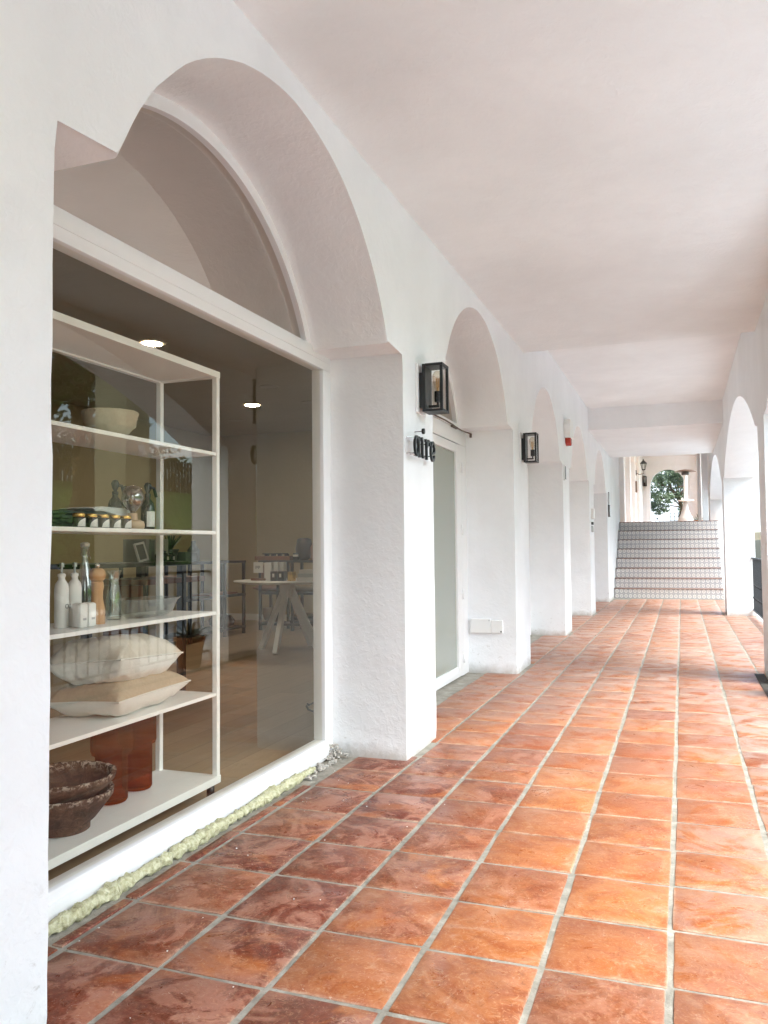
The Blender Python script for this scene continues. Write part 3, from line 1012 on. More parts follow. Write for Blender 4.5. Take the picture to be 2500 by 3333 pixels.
# upper left wall with pillars
uw = thing('upper_wall', (XW, 27, ZU), 'white arched wall left of the upper walkway beyond the stairs', 'wall')
mb = MB()
wall_mesh(mb, -1.9, XW, 20.61, 34.0, 4.88, [(20.9, 22.7, .1, 3.95, .45), (23.3, 25.6, .1, 3.95, .45), (26.2, 28.5, .1, 3.95, .45), (29.1, 31.4, .1, 3.95, .45)], zb=ZU - .02, seed=40)
mb.build('plaster_wall', M['plaster'], uw, smooth=40)
for (a, b) in ((20.9, 22.7), (23.3, 25.6), (26.2, 28.5), (29.1, 31.4)):
    mb = MB(); mb.box(-1.98, -1.91, a - .05, b + .05, ZU, 4.5)
    mb.build('door_panel', M['white_frame'], uw)
urw = thing('upper_arcade', (XR, 28, ZU), 'white wall with one tall opening on the right of the upper walkway', 'wall')
mb = MB()
wall_mesh(mb, XR, XR + .4, 22.05, 34.0, 4.88, [(22.25, 33.4, .2, 4.15, .45)], zb=ZU - .02, seed=50)
mb.build('plaster_wall', M['plaster'], urw, smooth=40)
ew = thing('end_wall', (-.4, 34.2, ZU), 'pinkish white end wall with round arch framing the tree', 'wall')
mb = MB()
ap = opening_path(-1.13, .20, .02, 3.52, .63, zb=ZU - .02, seed=60)
xs = [-2.0] + [p[0] for p in ap] + [1.2]
for yy in (34.02, 34.42):
    for (a, b) in ((-2.0, -1.13), (.20, 1.2)):
        mb.face([(a, yy, ZU - .02), (b, yy, ZU - .02), (b, yy, 3.52), (a, yy, 3.52)])
        mb.face([(a, yy, 3.52), (b, yy, 3.52), (b, yy, 4.88), (a, yy, 4.88)])
    arcp = [(-1.13, 3.52)] + arch_pts(-1.11, .18, 3.52, .63, 40) + [(.20, 3.52)]
    for p, q in zip(arcp, arcp[1:]):
        mb.face([(p[0], yy, p[1]), (q[0], yy, q[1]), (q[0], yy, 4.88), (p[0], yy, 4.88)])
jam = [(-1.13, ZU - .02)] + arcp + [(.20, ZU - .02)]
for p, q in zip(jam, jam[1:]):
    mb.face([(p[0], 34.02, p[1]), (p[0], 34.42, p[1]), (q[0], 34.42, q[1]), (q[0], 34.02, q[1])])
mb.build('plaster_wall', M['plaster'], ew, smooth=40)
mb = MB()
mb.box(-1.30, -1.24, 33.98, 34.018, ZU, 4.32, .004); mb.box(-1.24, .32, 33.98, 34.018, 4.26, 4.32, .004); mb.box(.32, .38, 33.98, 34.018, ZU, 4.32, .004)
mb.build('moulding', M['plaster'], ew)
mb = MB(); mb.box(XW, XR + .02, 22.0, 34.2, 4.66, 4.89)
tag(mb.build('upper_ceiling', M['plaster_soffit']), kind='structure')
for (x0, x1, y, lab) in ((.485, .625, 20.92, 'white square post at the head of the stairs, nearer and wider one'), (.392, .475, 21.35, 'slimmer white post just behind the wider post at the stair head')):
    mb = MB(); mb.box(x0, x1, y, y + .14, ZU, 4.655, .006)
    tag(mb.build('stair_post', M['plaster']), lab, 'post')

# patio heater
hx, hy = .175, 31.0
t = thing('patio_heater', (hx, hy, ZU), 'pale patio heater with flared base and flat hood on upper walkway', 'heater')
mb = MB(); mb.lathe([(.275, 0), (.285, .02), (.262, .36), (.235, .42), (.17, .50), (.105, .72), (.075, .98)], (hx - .02, hy, ZU), 32); mb.build('base', M['stone'] if 0 else simple('cream_cover', (.44, .41, .385), .6, var=.08), t, smooth=50)
mb = MB(); mb.cyl((hx, hy, ZU + .975), .064, 1.0, 20); mb.build('pole', M['white_matt'], t, smooth=50)
mb = MB(); mb.lathe([(.265, 0), (.28, .012), (.265, .03)], (hx + .0, hy, ZU + 1.0), 28); mb.build('table_ring', M['white_matt'], t, smooth=50)
mb = MB(); mb.lathe([(.13, 0), (.13, .11)], (hx, hy, ZU + 1.93), 20); mb.build('burner', simple('dark_burner', (.06, .045, .04), .4), t, smooth=50)
mb = MB(); mb.lathe([(.37, 0), (.36, .015), (.22, .06), (.02, .09)], (hx, hy, ZU + 2.05), 32); mb.build('hood', simple('bronze_hood', (.22, .14, .10), .3, metal=.6), t, smooth=50)
mb = MB(); mb.lathe([(.03, 0), (.034, .07), (.03, .085)], (hx - .12, hy - .05, ZU + 1.031), 12)
tag(mb.build('tea_light_cup', M['white_matt'], smooth=50), 'small white cup standing on the ring table of the heater', 'cup')

def leaf_spikes(mb, c, n, L, w, seed, tilt=(15, 75)):
    rr = random.Random(seed)
    for k in range(n):
        az = 2 * PI * k / n * 2.4 + rr.uniform(-.2, .2)
        el = R(90 - rr.uniform(*tilt))
        l = L * rr.uniform(.7, 1.05)
        d = Vector((math.cos(az) * math.cos(el), math.sin(az) * math.cos(el), math.sin(el)))
        side = Vector((-math.sin(az), math.cos(az), 0))
        up = side.cross(d)
        prev = None
        for i in range(6):
            f = i / 5
            p = Vector(c) + d * l * f + Vector((0, 0, -.25 * l * f * f))
            ww = w * (1 - f) ** .7 * (.75 + .6 * f) + .0008
            cur = (mb.bm.verts.new(p + side * ww + up * ww * .3), mb.bm.verts.new(p - up * ww * .3), mb.bm.verts.new(p - side * ww + up * ww * .3), mb.bm.verts.new(p + up * ww * .1))
            if prev:
                for a in range(4):
                    mb.bm.faces.new((prev[a], prev[(a + 1) % 4], cur[(a + 1) % 4], cur[a]))
            prev = cur

def potted(name, c, r, h, L, w, n, seed, label, pot=None, tilt=(10, 75)):
    t = thing(name, c, label, 'plant')
    mb = MB()
    mb.lathe([(r * .68, 0), (r * .95, h * .86), (r * 1.03, h * .87), (r * 1.05, h), (r * .93, h), (r * .9, h * .88), (.001, h * .87)], c, 32)
    po = mb.build('pot', pot or M['pot'], t, smooth=40)
    mb = MB(); mb.lathe([(r * .9, h * .885), (r * .5, h * .92), (.001, h * .93)], c, 20, cap=False); mb.build('soil', M['soil'], po, smooth=60)
    mb = MB(); leaf_spikes(mb, (c[0], c[1], c[2] + h * .88), n, L, w, seed, tilt)
    mb.build('leaves', M['agave'], t, smooth=40)
    return t
potted('potted_grass', (.70 - .12, 30.3, ZU), .16, .28, .40, .02, 26, 3, 'potted grassy plant on the right of the patio heater')

# lamps on the upper walkway
t = thing('coach_lamp', (XW, 29.0, 3.5), 'small black coach lamp with pointed roof on upper left wall', 'wall lamp')
lx, ly, lz = XW + .26, 29.0, 3.72
mb = MB(); mb.box(XW + .001, XW + .03, ly - .05, ly + .05, lz - .19, lz - .02, .004)
mb.tube([(XW + .02, ly, lz - .12), (XW + .12, ly, lz - .17), (lx, ly, lz - .14), (lx, ly, lz - .02)], .012, 8); mb.build('bracket', M['iron'], t)
mb = MB(); mb.lathe([(.05, -.03), (.06, 0), (.05, .01)], (lx, ly, lz), 6)
for k in range(6):
    a = k * PI / 3
    mb.tube([(lx + .055 * math.cos(a), ly + .055 * math.sin(a), lz), (lx + .095 * math.cos(a), ly + .095 * math.sin(a), lz + .2)], .006, 5)
mb.build('cage', M['iron'], t)
mb = MB(); mb.lathe([(.12, .2), (.10, .23), (.04, .29), (.02, .31), (.015, .35), (.001, .36)], (lx, ly, lz), 12); mb.build('lamp_roof', M['iron'], t)
mb = MB(); mb.lathe([(.05, .005), (.09, .2)], (lx, ly, lz), 6, cap=False); mb.build('glass_pane', M['lamp_pane'], t)
t = thing('end_wall_lamp', (-1.36, 34.0, 3.5), 'far box lamp on the end wall left of the arch', 'wall lamp')
mb = MB()
for (a, b, c, d) in ((-1.40, -1.375, 3.50, 3.86), (-1.275, -1.25, 3.50, 3.86), (-1.40, -1.25, 3.485, 3.51), (-1.40, -1.25, 3.85, 3.875)):
    mb.box(a, b, 33.82, 33.965, c, d)
mb.build('frame', M['black_metal'], t)
mb = MB(); mb.cyl((-1.325, 33.9, 3.51), .025, .12, 10); mb.build('socket', M['black_metal'], t)
mb = MB(); mb.box(XW + .001, XW + .06, 28.52, 28.66, 2.92, 3.30, .01)
tag(mb.build('intercom_box', simple('brown_box', (.20, .15, .12), .5)), 'small brown box fixed to the upper left wall', 'box')

# ------------------------------------------------------------------ foliage
def leaf_cloud(mb, blobs, n, size, seed, flat=.6):
    rr = random.Random(seed)
    tot = sum(b[3] ** 2 for b in blobs)
    for b in blobs:
        k = int(n * b[3] ** 2 / tot)
        for _ in range(k):
            while True:
                d = Vector((rr.uniform(-1, 1), rr.uniform(-1, 1), rr.uniform(-1, 1)))
                if .35 < d.length < 1: break
            p = Vector(b[:3]) + Vector((d.x * b[3], d.y * b[3], d.z * b[3] * flat))
            nn = noise.noise(p * (1.6 / b[3]))
            if nn < -.12: continue
            s = size * rr.uniform(.6, 1.25)
            ax = Vector((rr.gauss(0, 1), rr.gauss(0, 1), rr.gauss(0, .6))).normalized()
            up = Vector((rr.gauss(0, 1), rr.gauss(0, 1), rr.gauss(0, 1))).normalized()
            sd = ax.cross(up).normalized()
            q = ax.cross(sd) * s * .14
            mb.bm.faces.new([mb.bm.verts.new(v) for v in (p - ax * s * .5, p + sd * s * .24 + q, p + ax * s * .5, p - sd * s * .24 + q)])

def tree(name, base, h, trunk_r, blobs, n, size, seed, label, mat, cat='tree', group=None):
    rr = random.Random(seed)
    t = thing(name, base, label, cat, group)
    b = Vector(base)
    mb = MB()
    top = b + Vector((rr.uniform(-.2, .2), rr.uniform(-.2, .2), h))
    pts = [b + (top - b) * f + Vector((.12 * math.sin(f * 5 + seed), .1 * math.cos(f * 4 + seed), 0)) * (f > 0) for f in (0, .2, .45, .7, 1)]
    mb.tube(pts, [trunk_r * 1.25, trunk_r, trunk_r * .85, trunk_r * .7, trunk_r * .45], 10)
    for bl in blobs:
        e = Vector(bl[:3])
        s0 = pts[3] if rr.random() < .5 else pts[4]
        mid = (s0 + e) / 2 + Vector((rr.uniform(-.2, .2), rr.uniform(-.2, .2), rr.uniform(0, .3)))
        mb.tube([s0, mid, e], [trunk_r * .42, trunk_r * .28, trunk_r * .1], 7)
    mb.build('trunk', M['bark'], t, smooth=50)
    mb = MB()
    leaf_cloud(mb, blobs, n, size, seed)
    mb.build('crown', mat, t)
    return t
rr = random.Random(2)
bl = [(-.55, 38.2, 4.35, .8), (-1.15, 38.0, 4.0, .7), (.05, 38.3, 4.3, .75), (-1.2, 38.5, 3.35, .65), (-.7, 37.8, 3.2, .55), (-.1, 38.4, 3.4, .6), (.35, 38.0, 3.3, .6), (-.3, 38.6, 4.9, .8), (.35, 38.3, 2.75, .5), (-1.5, 38.3, 2.9, .5), (.9, 38.2, 4.4, .8), (-1.8, 38.3, 4.4, .8), (-.9, 38.0, 2.75, .45), (-.5, 38.1, 3.9, .6)]
tree('courtyard_tree', (.0, 38.2, ZU - .1), 1.7, .085, bl, 9000, .16, 4, 'leafy tree framed by the arch at the end of the upper walkway', M['leaf_pale'])

# white house beyond the arch
t = thing('white_house', (-.5, 44, ZU - .1), 'white house with small brown window behind the courtyard tree', 'house')
mb = MB(); mb.box(-5, 5, 43.9, 47, ZU - .3, 7.0); mb.build('wall', M['plaster'], t)
mb = MB(); mb.box(-.12, .28, 43.84, 43.895, 4.1, 4.75, .01); w = mb.build('window', M['plate_dark'], t)
mb = MB()
for (a, b, c, d) in ((-.17, -.12, 4.05, 4.8), (.28, .33, 4.05, 4.8), (-.12, .28, 4.05, 4.1), (-.12, .28, 4.75, 4.8)): mb.box(a, b, 43.80, 43.893, c, d)
mb.build('window_frame', M['wood_dark'], w)
mb = MB(); mb.box(-3, 3, 34.43, 43.9, ZU - .4, ZU - .1)
tag(mb.build('courtyard_ground', M['earth']), kind='structure')
t = thing('iron_gate', (-.35, 36.0, ZU), 'black iron lattice gate standing under the courtyard tree', 'gate')
mb = MB()
for k in range(5): mb.box(-.42 + k * .16 - .012, -.42 + k * .16 + .012, 35.99, 36.015, ZU - .1, ZU + .78)
for k in range(6): mb.box(-.432, .232, 35.985, 36.018, ZU + .76 - k * .155 - .012, ZU + .76 - k * .155 + .012)
mb.build('lattice', M['iron'], t)
t = thing('garden_gate', (-1.0, 36.4, ZU), 'thin iron gate of upright bars left of the lattice gate', 'gate')
mb = MB()
for k in range(6): mb.box(-1.32 + k * .15 - .006, -1.32 + k * .15 + .006, 36.4, 36.412, ZU - .1, ZU + 1.15)
mb.box(-1.33, -.56, 36.39, 36.42, ZU + .0, ZU + .02); mb.box(-1.33, -.56, 36.39, 36.42, ZU + 1.14, ZU + 1.16)
mb.lathe([(.001, -.05), (.05, 0), (.001, .05)], (-.95, 36.40, ZU + .55), 10)
mb.build('bars', M['iron'], t)

# ------------------------------------------------------------------ outside, right of the arcade (mirrored in the window)
mb = MB(); mb.box(-60, 80, -60, 110, -1.2, -.70)
tag(mb.build('ground', M['earth']), kind='structure')
mb = MB(); mb.box(1.955, 7.45, -25, 45, -.705, -.56)
tag(mb.build('road', M['pale_bounce_road']), kind='structure')
mb = MB(); mb.box(1.112, 1.95, -25, 45, -.71, -.50, .01)
tag(mb.build('pavement', M['concrete']), kind='structure')
mb = MB(); mb.box(7.5, 7.9, -15, 34, -.70, .78, .02)
tag(mb.build('retaining_wall', M['stonewall']), 'pale stone retaining wall across the road from the arcade', 'wall')
mb = MB()
pr_ = [(7.9, .7), (8.5, 1.42), (10, 2.0), (13.2, 3.2), (22, 4.2), (22, -.9), (7.9, -.9)]
A = [mb.bm.verts.new((x, -15, z)) for x, z in pr_]; B = [mb.bm.verts.new((x, 45, z)) for x, z in pr_]
mb.bm.faces.new(A); mb.bm.faces.new(B[::-1])
for k in range(len(pr_)): mb.bm.faces.new((A[k], B[k], B[(k + 1) % len(pr_)], A[(k + 1) % len(pr_)]))
tag(mb.build('lawn', M['grass']), kind='structure')
mb = MB()
leaf_cloud(mb, [(8.15 + rr.uniform(-.15, .15), y * .62 - 2, 1.2 + rr.uniform(-.15, .2), .78) for y in range(44)], 20000, .12, 9, flat=.8)
tag(mb.build('hedge', M['hedge']), 'long clipped hedge on top of the stone retaining wall', 'hedge')
mb = MB()
leaf_cloud(mb, [(14.4 + rr.uniform(-.3, .3), y * 1.3 - 4, 4.0 + rr.uniform(-.3, .6), 1.25) for y in range(24)], 9000, .28, 19, flat=.9)
tag(mb.build('shrub_row', M['hedge']), 'row of dark shrubs behind the slatted fence', 'shrubs', kind='stuff')
t = thing('slat_fence', (13.3, 14, 3.2), 'dark slatted fence along the top of the lawn', 'fence')
mb = MB()
for k in range(190): mb.box(13.28, 13.31, -6 + k * .2, -6 + k * .2 + .13, 3.15, 4.35)
mb.build('slats', M['dark'], t)
mb = MB(); mb.box(13.32, 13.36, -6, 32, 3.5, 3.58); mb.box(13.32, 13.36, -6, 32, 4.1, 4.18); mb.build('rails', M['dark'], t)
tb = lambda x, y, z, s, sd: [(x + random.Random(sd + k).uniform(-1, 1) * s * 1.5, y + random.Random(sd + k + 50).uniform(-1, 1) * s * 1.5, z + random.Random(sd + k + 99).uniform(-.7, 1) * s, s * .8) for k in range(9)]
tree('lawn_tree', (10, 16.1, 1.9), 3.4, .30, tb(10, 15.8, 6.3, 2.0, 1) + [(9.2, 14.2, 4.6, 1.1), (10.5, 17.6, 4.5, 1.2), (9.6, 13.0, 5.2, 1.3)], 4800, .23, 11, 'big leafy tree on the lawn, mirrored in the top of the window', M['leaf'], group='trees beyond the lawn')
tree('lawn_tree', (15.5, 21, 3.4), 3.0, .26, tb(15.5, 21, 7.2, 2.2, 5) + [(15, 19, 5.5, 1.5)], 6000, .34, 12, 'second leafy tree behind the dark fence', M['leaf'], group='trees beyond the lawn')
tree('lawn_tree', (15.0, 11, 3.3), 3.0, .26, tb(15, 11, 7.0, 2.3, 8), 6000, .34, 13, 'third leafy tree behind the fence, closest to the street corner', M['leaf'], group='trees beyond the lawn')
t = thing('garden_pillar', (3.95, 10.2, -.56), 'square ochre masonry pillar standing beside the parked cars', 'pillar')
mb = MB(); mb.box(3.7, 4.25, 9.65, 10.2, -.56, 4.6, .01); mb.build('shaft', M['ochre'], t)
mb = MB(); mb.cyl((3.66, 9.95, 2.50), .05, .18, 14); mb.build('spot_lamp', M['plate_grey'], t)

def car(x, y, z, label, paint):
    """nose towards +y; x,y = centre"""
    t = thing('parked_car', (x, y, z), label, 'car', 'cars parked along the arcade')
    # lower body loft
    st_ = [(-2.08, .70, .32, .62), (-2.0, .80, .24, .86), (-1.6, .86, .22, .92), (-.9, .88, .22, .92), (0.0, .885, .22, .92), (.75, .88, .22, .93), (1.35, .86, .22, .87), (1.85, .80, .24, .76), (2.06, .66, .30, .58)]
    mb = MB()
    rings = []
    for (yy, w, zb, zt) in st_:
        r = []
        for (fx, fz) in ((-.86, 0), (-1, .12), (-1.0, .45), (-.985, .78), (-.88, .95), (-.45, 1.02), (0, 1.035), (.45, 1.02), (.88, .95), (.985, .78), (1.0, .45), (1, .12), (.86, 0)):
            r.append(mb.bm.verts.new((x + fx * w, y + yy, z + zb + (zt - zb) * fz)))
        rings.append(r)
    for a, b in zip(rings, rings[1:]):
        for k in range(13): mb.bm.faces.new((a[k], a[(k + 1) % 13], b[(k + 1) % 13], b[k]))
    mb.bm.faces.new(rings[0]); mb.bm.faces.new(rings[-1][::-1])
    body = mb.build('body', paint, t, smooth=35)
    gh = [(-1.95, .72, .90), (-1.45, .64, 1.38), (-.6, .62, 1.47), (.15, .61, 1.44), (1.05, .74, .92)]
    mb = MB()
    L_ = [mb.bm.verts.new((x - w, y + yy, z + zz)) for yy, w, zz in gh]
    R_ = [mb.bm.verts.new((x + w, y + yy, z + zz)) for yy, w, zz in gh]
    Bl = [mb.bm.verts.new((x + sx * .80, y + yy, z + .90)) for sx, yy in ((-1, -1.9), (-1, 1.05), (1, 1.05), (1, -1.9))]
    for i in range(4): mb.bm.faces.new((L_[i], L_[i + 1], R_[i + 1], R_[i]))
    mb.bm.faces.new([Bl[0], Bl[1]] + L_[::-1]); mb.bm.faces.new([Bl[3], Bl[2]] + R_[::-1])
    mb.build('windows', M['car_glass'], t)
    mb = MB()
    mb.box(x - .60, x + .60, y - 1.42, y + .16, z + 1.40, z + 1.50, .03)
    for sx in (-1, 1):
        mb.bar((x + sx * .62, y + .14, z + 1.44), (x + sx * .78, y + 1.08, z + .90), .07, .05)
        mb.bar((x + sx * .66, y - .55, z + 1.46), (x + sx * .82, y - .5, z + .90), .06, .08)
        mb.bar((x + sx * .65, y - 1.42, z + 1.40), (x + sx * .80, y - 1.95, z + .88), .12, .06)
    mb.build('roof', paint, t, smooth=35)
    for sx in (-1, 1):
        mb = MB(); mb.lathe([(.001, -.12), (.10, -.09), (.12, 0), (.09, .09), (.001, .11)], (x + sx * .99, y + .78, z + .98), 12, 'x')
        mb.build('wing_mirror', paint, t, smooth=50)
        mb = MB(); mb.lathe([(.02, -.2), (.12, -.1), (.14, .05), (.03, .2)], (x + sx * .66, y + 1.86, z + .66), 12, 'y')
        mb.build('headlight', M['lens'], t, smooth=50)
        for yy in (-1.28, 1.28):
            mb = MB(); mb.lathe([(.22, -.10), (.31, -.10), (.325, -.07), (.325, .07), (.31, .10), (.22, .10)], (x + sx * .80, y + yy, z + .325), 28, 'x', cap=False)
            wo = mb.build('wheel', M['rubber'], t, smooth=40)
            mb = MB(); mb.lathe([(.001, .05), (.08, .09), (.20, .08), (.225, .06), (.225, -.06), (.001, -.06)], (x + sx * .80, y + yy, z + .325), 20, 'x')
            mb.build('rim', M['grey_metal'], wo, smooth=40)
    return t
car(3.0, 6.25, -.56, 'white parked car beside the arcade, mirrored behind the pillows', M['car_white'])
car(5.6, 9.6, -.56, 'silver parked car in the farther row across the road', M['car_silver'])
potted('potted_agave', (.79, 6.86, 0), .15, .30, .30, .022, 24, 8, 'terracotta pot with dark agave at the arcade pillar, mirrored in the shop window')

# ------------------------------------------------------------------ shop interior
mb = MB(); mb.box(-7.4, -1.93, -1.9, 11.8, -.30, .006)
tag(mb.build('shop_floor', M['planks']), kind='structure')
mb = MB(); mb.box(-7.4, -1.862, -1.9, 11.8, 3.0, 3.2)
tag(mb.build('shop_ceiling', M['shop_ceil']), kind='structure')
def iwall(x0, x1, y0, y1, lab):
    t = thing('interior_wall', ((x0 + x1) / 2, (y0 + y1) / 2, 0), lab, 'wall')
    mb = MB(); mb.box(x0, x1, y0, y1, .007, 2.999); mb.build('painted_wall', M['plaster_in'], t)
    return t
w = iwall(-7.4, -2.32, 11.6, 11.8, 'plain khaki end wall of the shop behind the black shelving')
mb = MB(); mb.box(-7.38, -2.33, 11.585, 11.598, .007, .11); mb.build('skirting', M['white_matt'], w)
iwall(-7.4, -7.2, -1.7, 11.59, 'khaki rear wall along the depth of the shop')
iwall(-7.4, -2.32, -1.9, -1.71, 'khaki near wall of the shop hidden beside the window')

t0 = None
for (x, y, lit) in ((-4.42, 6.08, 1), (-5.15, 9.20, 1), (-4.38, 8.22, 0), (-5.98, 10.20, 0), (-4.38, 9.30, 0)):
    lab = {(-4.42, 1): 'round lit downlight in the shop ceiling, nearest to the display shelf', (-5.15, 1): 'round lit downlight deeper inside above the black shelving',
           (-4.38, 0): None, (-5.98, 0): 'unlit downlight ring left of the lit lamp over the shelving'}[(x, lit)]
    if lab is None: lab = 'unlit downlight ring right of the two lit ones' if y < 9 else 'unlit downlight at the window edge, farthest right'
    t = thing('ceiling_downlight', (x, y, 3.0), lab, 'ceiling light', 'round downlights in the shop ceiling')
    mb = MB(); mb.lathe([(.092, -.002), (.105, -.006), (.110, .0)], (x, y, 2.999), 28, cap=False); mb.build('trim_ring', M['unlit'], t, smooth=50)
    mb = MB(); mb.lathe([(.001, -.003), (.091, -.003)], (x, y, 2.998), 28, cap=False); mb.build('diffuser', M['downlight'] if lit else M['unlit'], t)

# --- display shelf
SF, SB, SY0, SY1 = -2.035, -2.372, 1.72, 3.325
sh = thing('display_shelf', ((SF + SB) / 2, 2.5, .006), 'white metal display shelf with open tiers standing in the shop window', 'shelf')
mb = MB()
mb.box(SF - .025, SF, SY1 - .027, SY1, .07, 1.982, .002)
mb.box(SB, SB + .025, SY1 - .027, SY1, .07, 1.982, .002)
mb.box(SF - .025, SF, SY0, SY0 + .035, .058, 1.985, .002)
mb.box(SB, SB + .025, SY0, SY0 + .035, .058, 1.985, .002)
mb.box(SF - .026, SF + .002, SY0 - .002, SY1 + .002, 1.957, 1.987, .002)
mb.box(SB - .002, SB + .026, SY0 - .002, SY1 + .002, 1.955, 1.988, .002)
mb.box(SB + .026, SF - .027, SY1 - .03, SY1 + .001, 1.957, 1.987, .002)
mb.box(SF - .027, SF + .003, SY0 - .003, SY1 + .003, .072, .106, .002)
mb.box(SB - .003, SB + .027, SY0 - .003, SY1 + .003, .074, .105, .002)
mb.box(SB + .027, SF - .028, SY1 - .03, SY1 + .002, .074, .1045, .002)
mb.build('frame', M['white_metal'], sh)
for z in (.104, .488, .862, 1.235, 1.603):
    mb = MB(); mb.box(SB + .008, SF - .003 - (.024 if z < .2 else 0), SY0 + .006, SY1 - .028, z - .016, z, .0015)
    mb.build('shelf_board', M['white_metal'], sh)
mb = MB(); mb.box(SB + .027, SF - .028, SY0 + .01, SY1 - .031, 1.962, 1.984); mb.build('top_board', M['white_metal'], sh)
for (x, y) in ((SF - .02, SY1 - .05), (SB + .02, SY1 - .05), (SF - .02, SY0 + .05), (SB + .02, SY0 + .05)):
    mb = MB(); mb.cyl((x, y, .0065), .018, .066, 14); mb.build('foot', M['black_metal'], sh)

# --- bowls
def bowl(c, r, h, base_r, seed, label, mat, th=.014, seg=56, grp=None):
    mb = MB()
    rl = mb.bm.verts.layers.float.new('rim')
    prof = [(base_r, 0), (base_r * 1.02, h * .16), (base_r * 1.25, h * .3), (r * .86, h * .62), (r * .98, h * .84), (r, h), (r - th, h * .985), (r * .90, h * .7), (r * .6, h * .4), (r * .2, h * .3), (.001, h * .3)]
    def wob(rr_, hh, a):
        return rr_ * (1 + .012 * math.sin(2 * a + seed) + .02 * noise.noise((math.cos(a) * 2.5, math.sin(a) * 2.5, hh * 12 + seed)))
    mb.lathe(prof, c, seg, 'z', True, wob)
    for v in mb.bm.verts:
        zz = (v.co.z - c[2]) / h
        v[rl] = 1.0 if zz > .95 else 0.0
        if zz > .95: v.co.z += .004 * noise.noise((v.co.x * 40, v.co.y * 40, seed))
    o = mb.build('clay_bowl' if mat is M['rustic'] else 'stone_bowl', mat, smooth=60)
    return tag(o, label, 'bowl', grp)
bowl((-2.215, 2.50, .106), .185, .145, .10, 1, 'lower dark brown rustic bowl standing on the bottom tier', M['rustic'], grp='stacked rustic bowls')
bowl((-2.212, 2.50, .185), .192, .125, .09, 6, 'upper dark brown rustic bowl with chipped rim, nested in the lower bowl', M['rustic'], grp='stacked rustic bowls')
mb = MB()
def wob_s(rr_, hh, a):
    return rr_ * (1 + .05 * noise.noise((math.cos(a) * 3, math.sin(a) * 3, hh * 20)) + .03 * noise.noise((math.cos(a) * 9, math.sin(a) * 9, hh * 50)))
mb.lathe([(.05, 0), (.07, .02), (.092, .045), (.100, .05), (.108, .085), (.112, .108), (.108, .112), (.092, .108), (.075, .07), (.001, .05)], (-2.19, 2.735, 1.605), 56, 'z', True, wob_s)
tag(mb.build('stone_bowl', M['stone'], smooth=50), 'rough cream stone bowl alone on the top tier', 'bowl')

# --- amber vases
def vase(c, r, label):
    ns = 72
    mb = MB()
    rib = lambda rr_, hh, a: rr_ * (1 + .028 * math.cos(36 * a))
    R1, R2 = r, r * 1.28
    mb.lathe([(.001, .002), (R1 * .9, .002), (R1, .012), (R1, .188), (R1 * 1.05, .196), (R2 * .95, .198), (R2, .212), (R2, .345), (R2 * .96, .348), (R2 * .94, .345), (R2 * .94, .215), (R1 * .95, .20), (R1 * .94, .015), (.001, .012)], c, ns * 2, 'z', False, rib)
    return tag(mb.build('amber_vase', M['amber'], smooth=60), label, 'vase', 'ribbed amber vases')
vase((-2.255, 2.835, .106), .064, 'ribbed amber glass vase behind the bowls, left of the two')
vase((-2.270, 3.025, .106), .062, 'ribbed amber glass vase nearest the shelf end, right of the two')

# --- pillows
def pillow(c, lx, ly, th, rot, tiltx, tilty, top, bot, label, seed):
    mb = MB()
    n = 30
    Mx = Matrix.Translation(Vector(c)) @ Matrix.Rotation(rot, 4, 'Z') @ Matrix.Rotation(tilty, 4, 'Y') @ Matrix.Rotation(tiltx, 4, 'X')
    grids = []
    for sgn in (1, -1):
        g = []
        for i in range(n + 1):
            row = []
            for j in range(n + 1):
                u, v = -1 + 2 * i / n, -1 + 2 * j / n
                pu, pv = u * (1 - .07 * (1 - v * v) * abs(u) ** 3) * lx / 2, v * (1 - .09 * (1 - u * u) * abs(v) ** 3) * ly / 2
                hgt = th / 2 * (max(0, (1 - u ** 4)) * max(0, (1 - v ** 4))) ** .55
                edge = max(abs(u), abs(v))
                wr = .010 * noise.noise((u * 2.2 + seed, v * 2.2, sgn)) + (.011 * noise.noise((u * 7 + seed, v * 7, sgn)) * edge)
                if edge > .999: wr = 0
                z = sgn * hgt + (wr if edge < .999 else 0)
                row.append(mb.bm.verts.new(Mx @ Vector((pu, pv, z))))
            g.append(row)
        grids.append(g)
    for gi, g in enumerate(grids):
        for i in range(n):
            for j in range(n):
                f = mb.bm.faces.new((g[i][j], g[i + 1][j], g[i + 1][j + 1], g[i][j + 1]) if gi == 0 else (g[i][j], g[i][j + 1], g[i + 1][j + 1], g[i + 1][j]))
                f.material_index = gi
                f.smooth = True
    bmesh.ops.remove_doubles(mb.bm, verts=mb.bm.verts[:], dist=.0008)
    o = mb.build('pillow', [top, bot], smooth=80)
    tag(o, label, 'pillow', 'linen pillows in the window')
    # piping along the seam
    pp = []
    for k in range(4 * n + 1):
        s_, q = divmod(k % (4 * n), n)
        f = -1 + 2 * q / n
        u, v = ((f, -1), (1, f), (-f, 1), (-1, -f))[s_]
        pu, pv = u * (1 - .07 * (1 - v * v) * abs(u) ** 3) * lx / 2, v * (1 - .09 * (1 - u * u) * abs(v) ** 3) * ly / 2
        pp.append(Mx @ Vector((pu, pv, 0)))
    mb = MB(); mb.tube(pp, .0035, 6)
    mb.build('piping', bot, o, smooth=60)
    return o
pillow((-2.215, 2.845, .560), .34, .54, .15, R(4), R(0), R(-3), M['linen'], M['linen_white'], 'tan linen pillow with white underside lying on the second tier, lower of the pair', 3)
pillow((-2.215, 2.815, .700), .34, .50, .19, R(7), R(-4), R(-5), M['linen_pale'], M['linen_white'], 'pale linen pillow with piped edge on top of the tan one', 8)

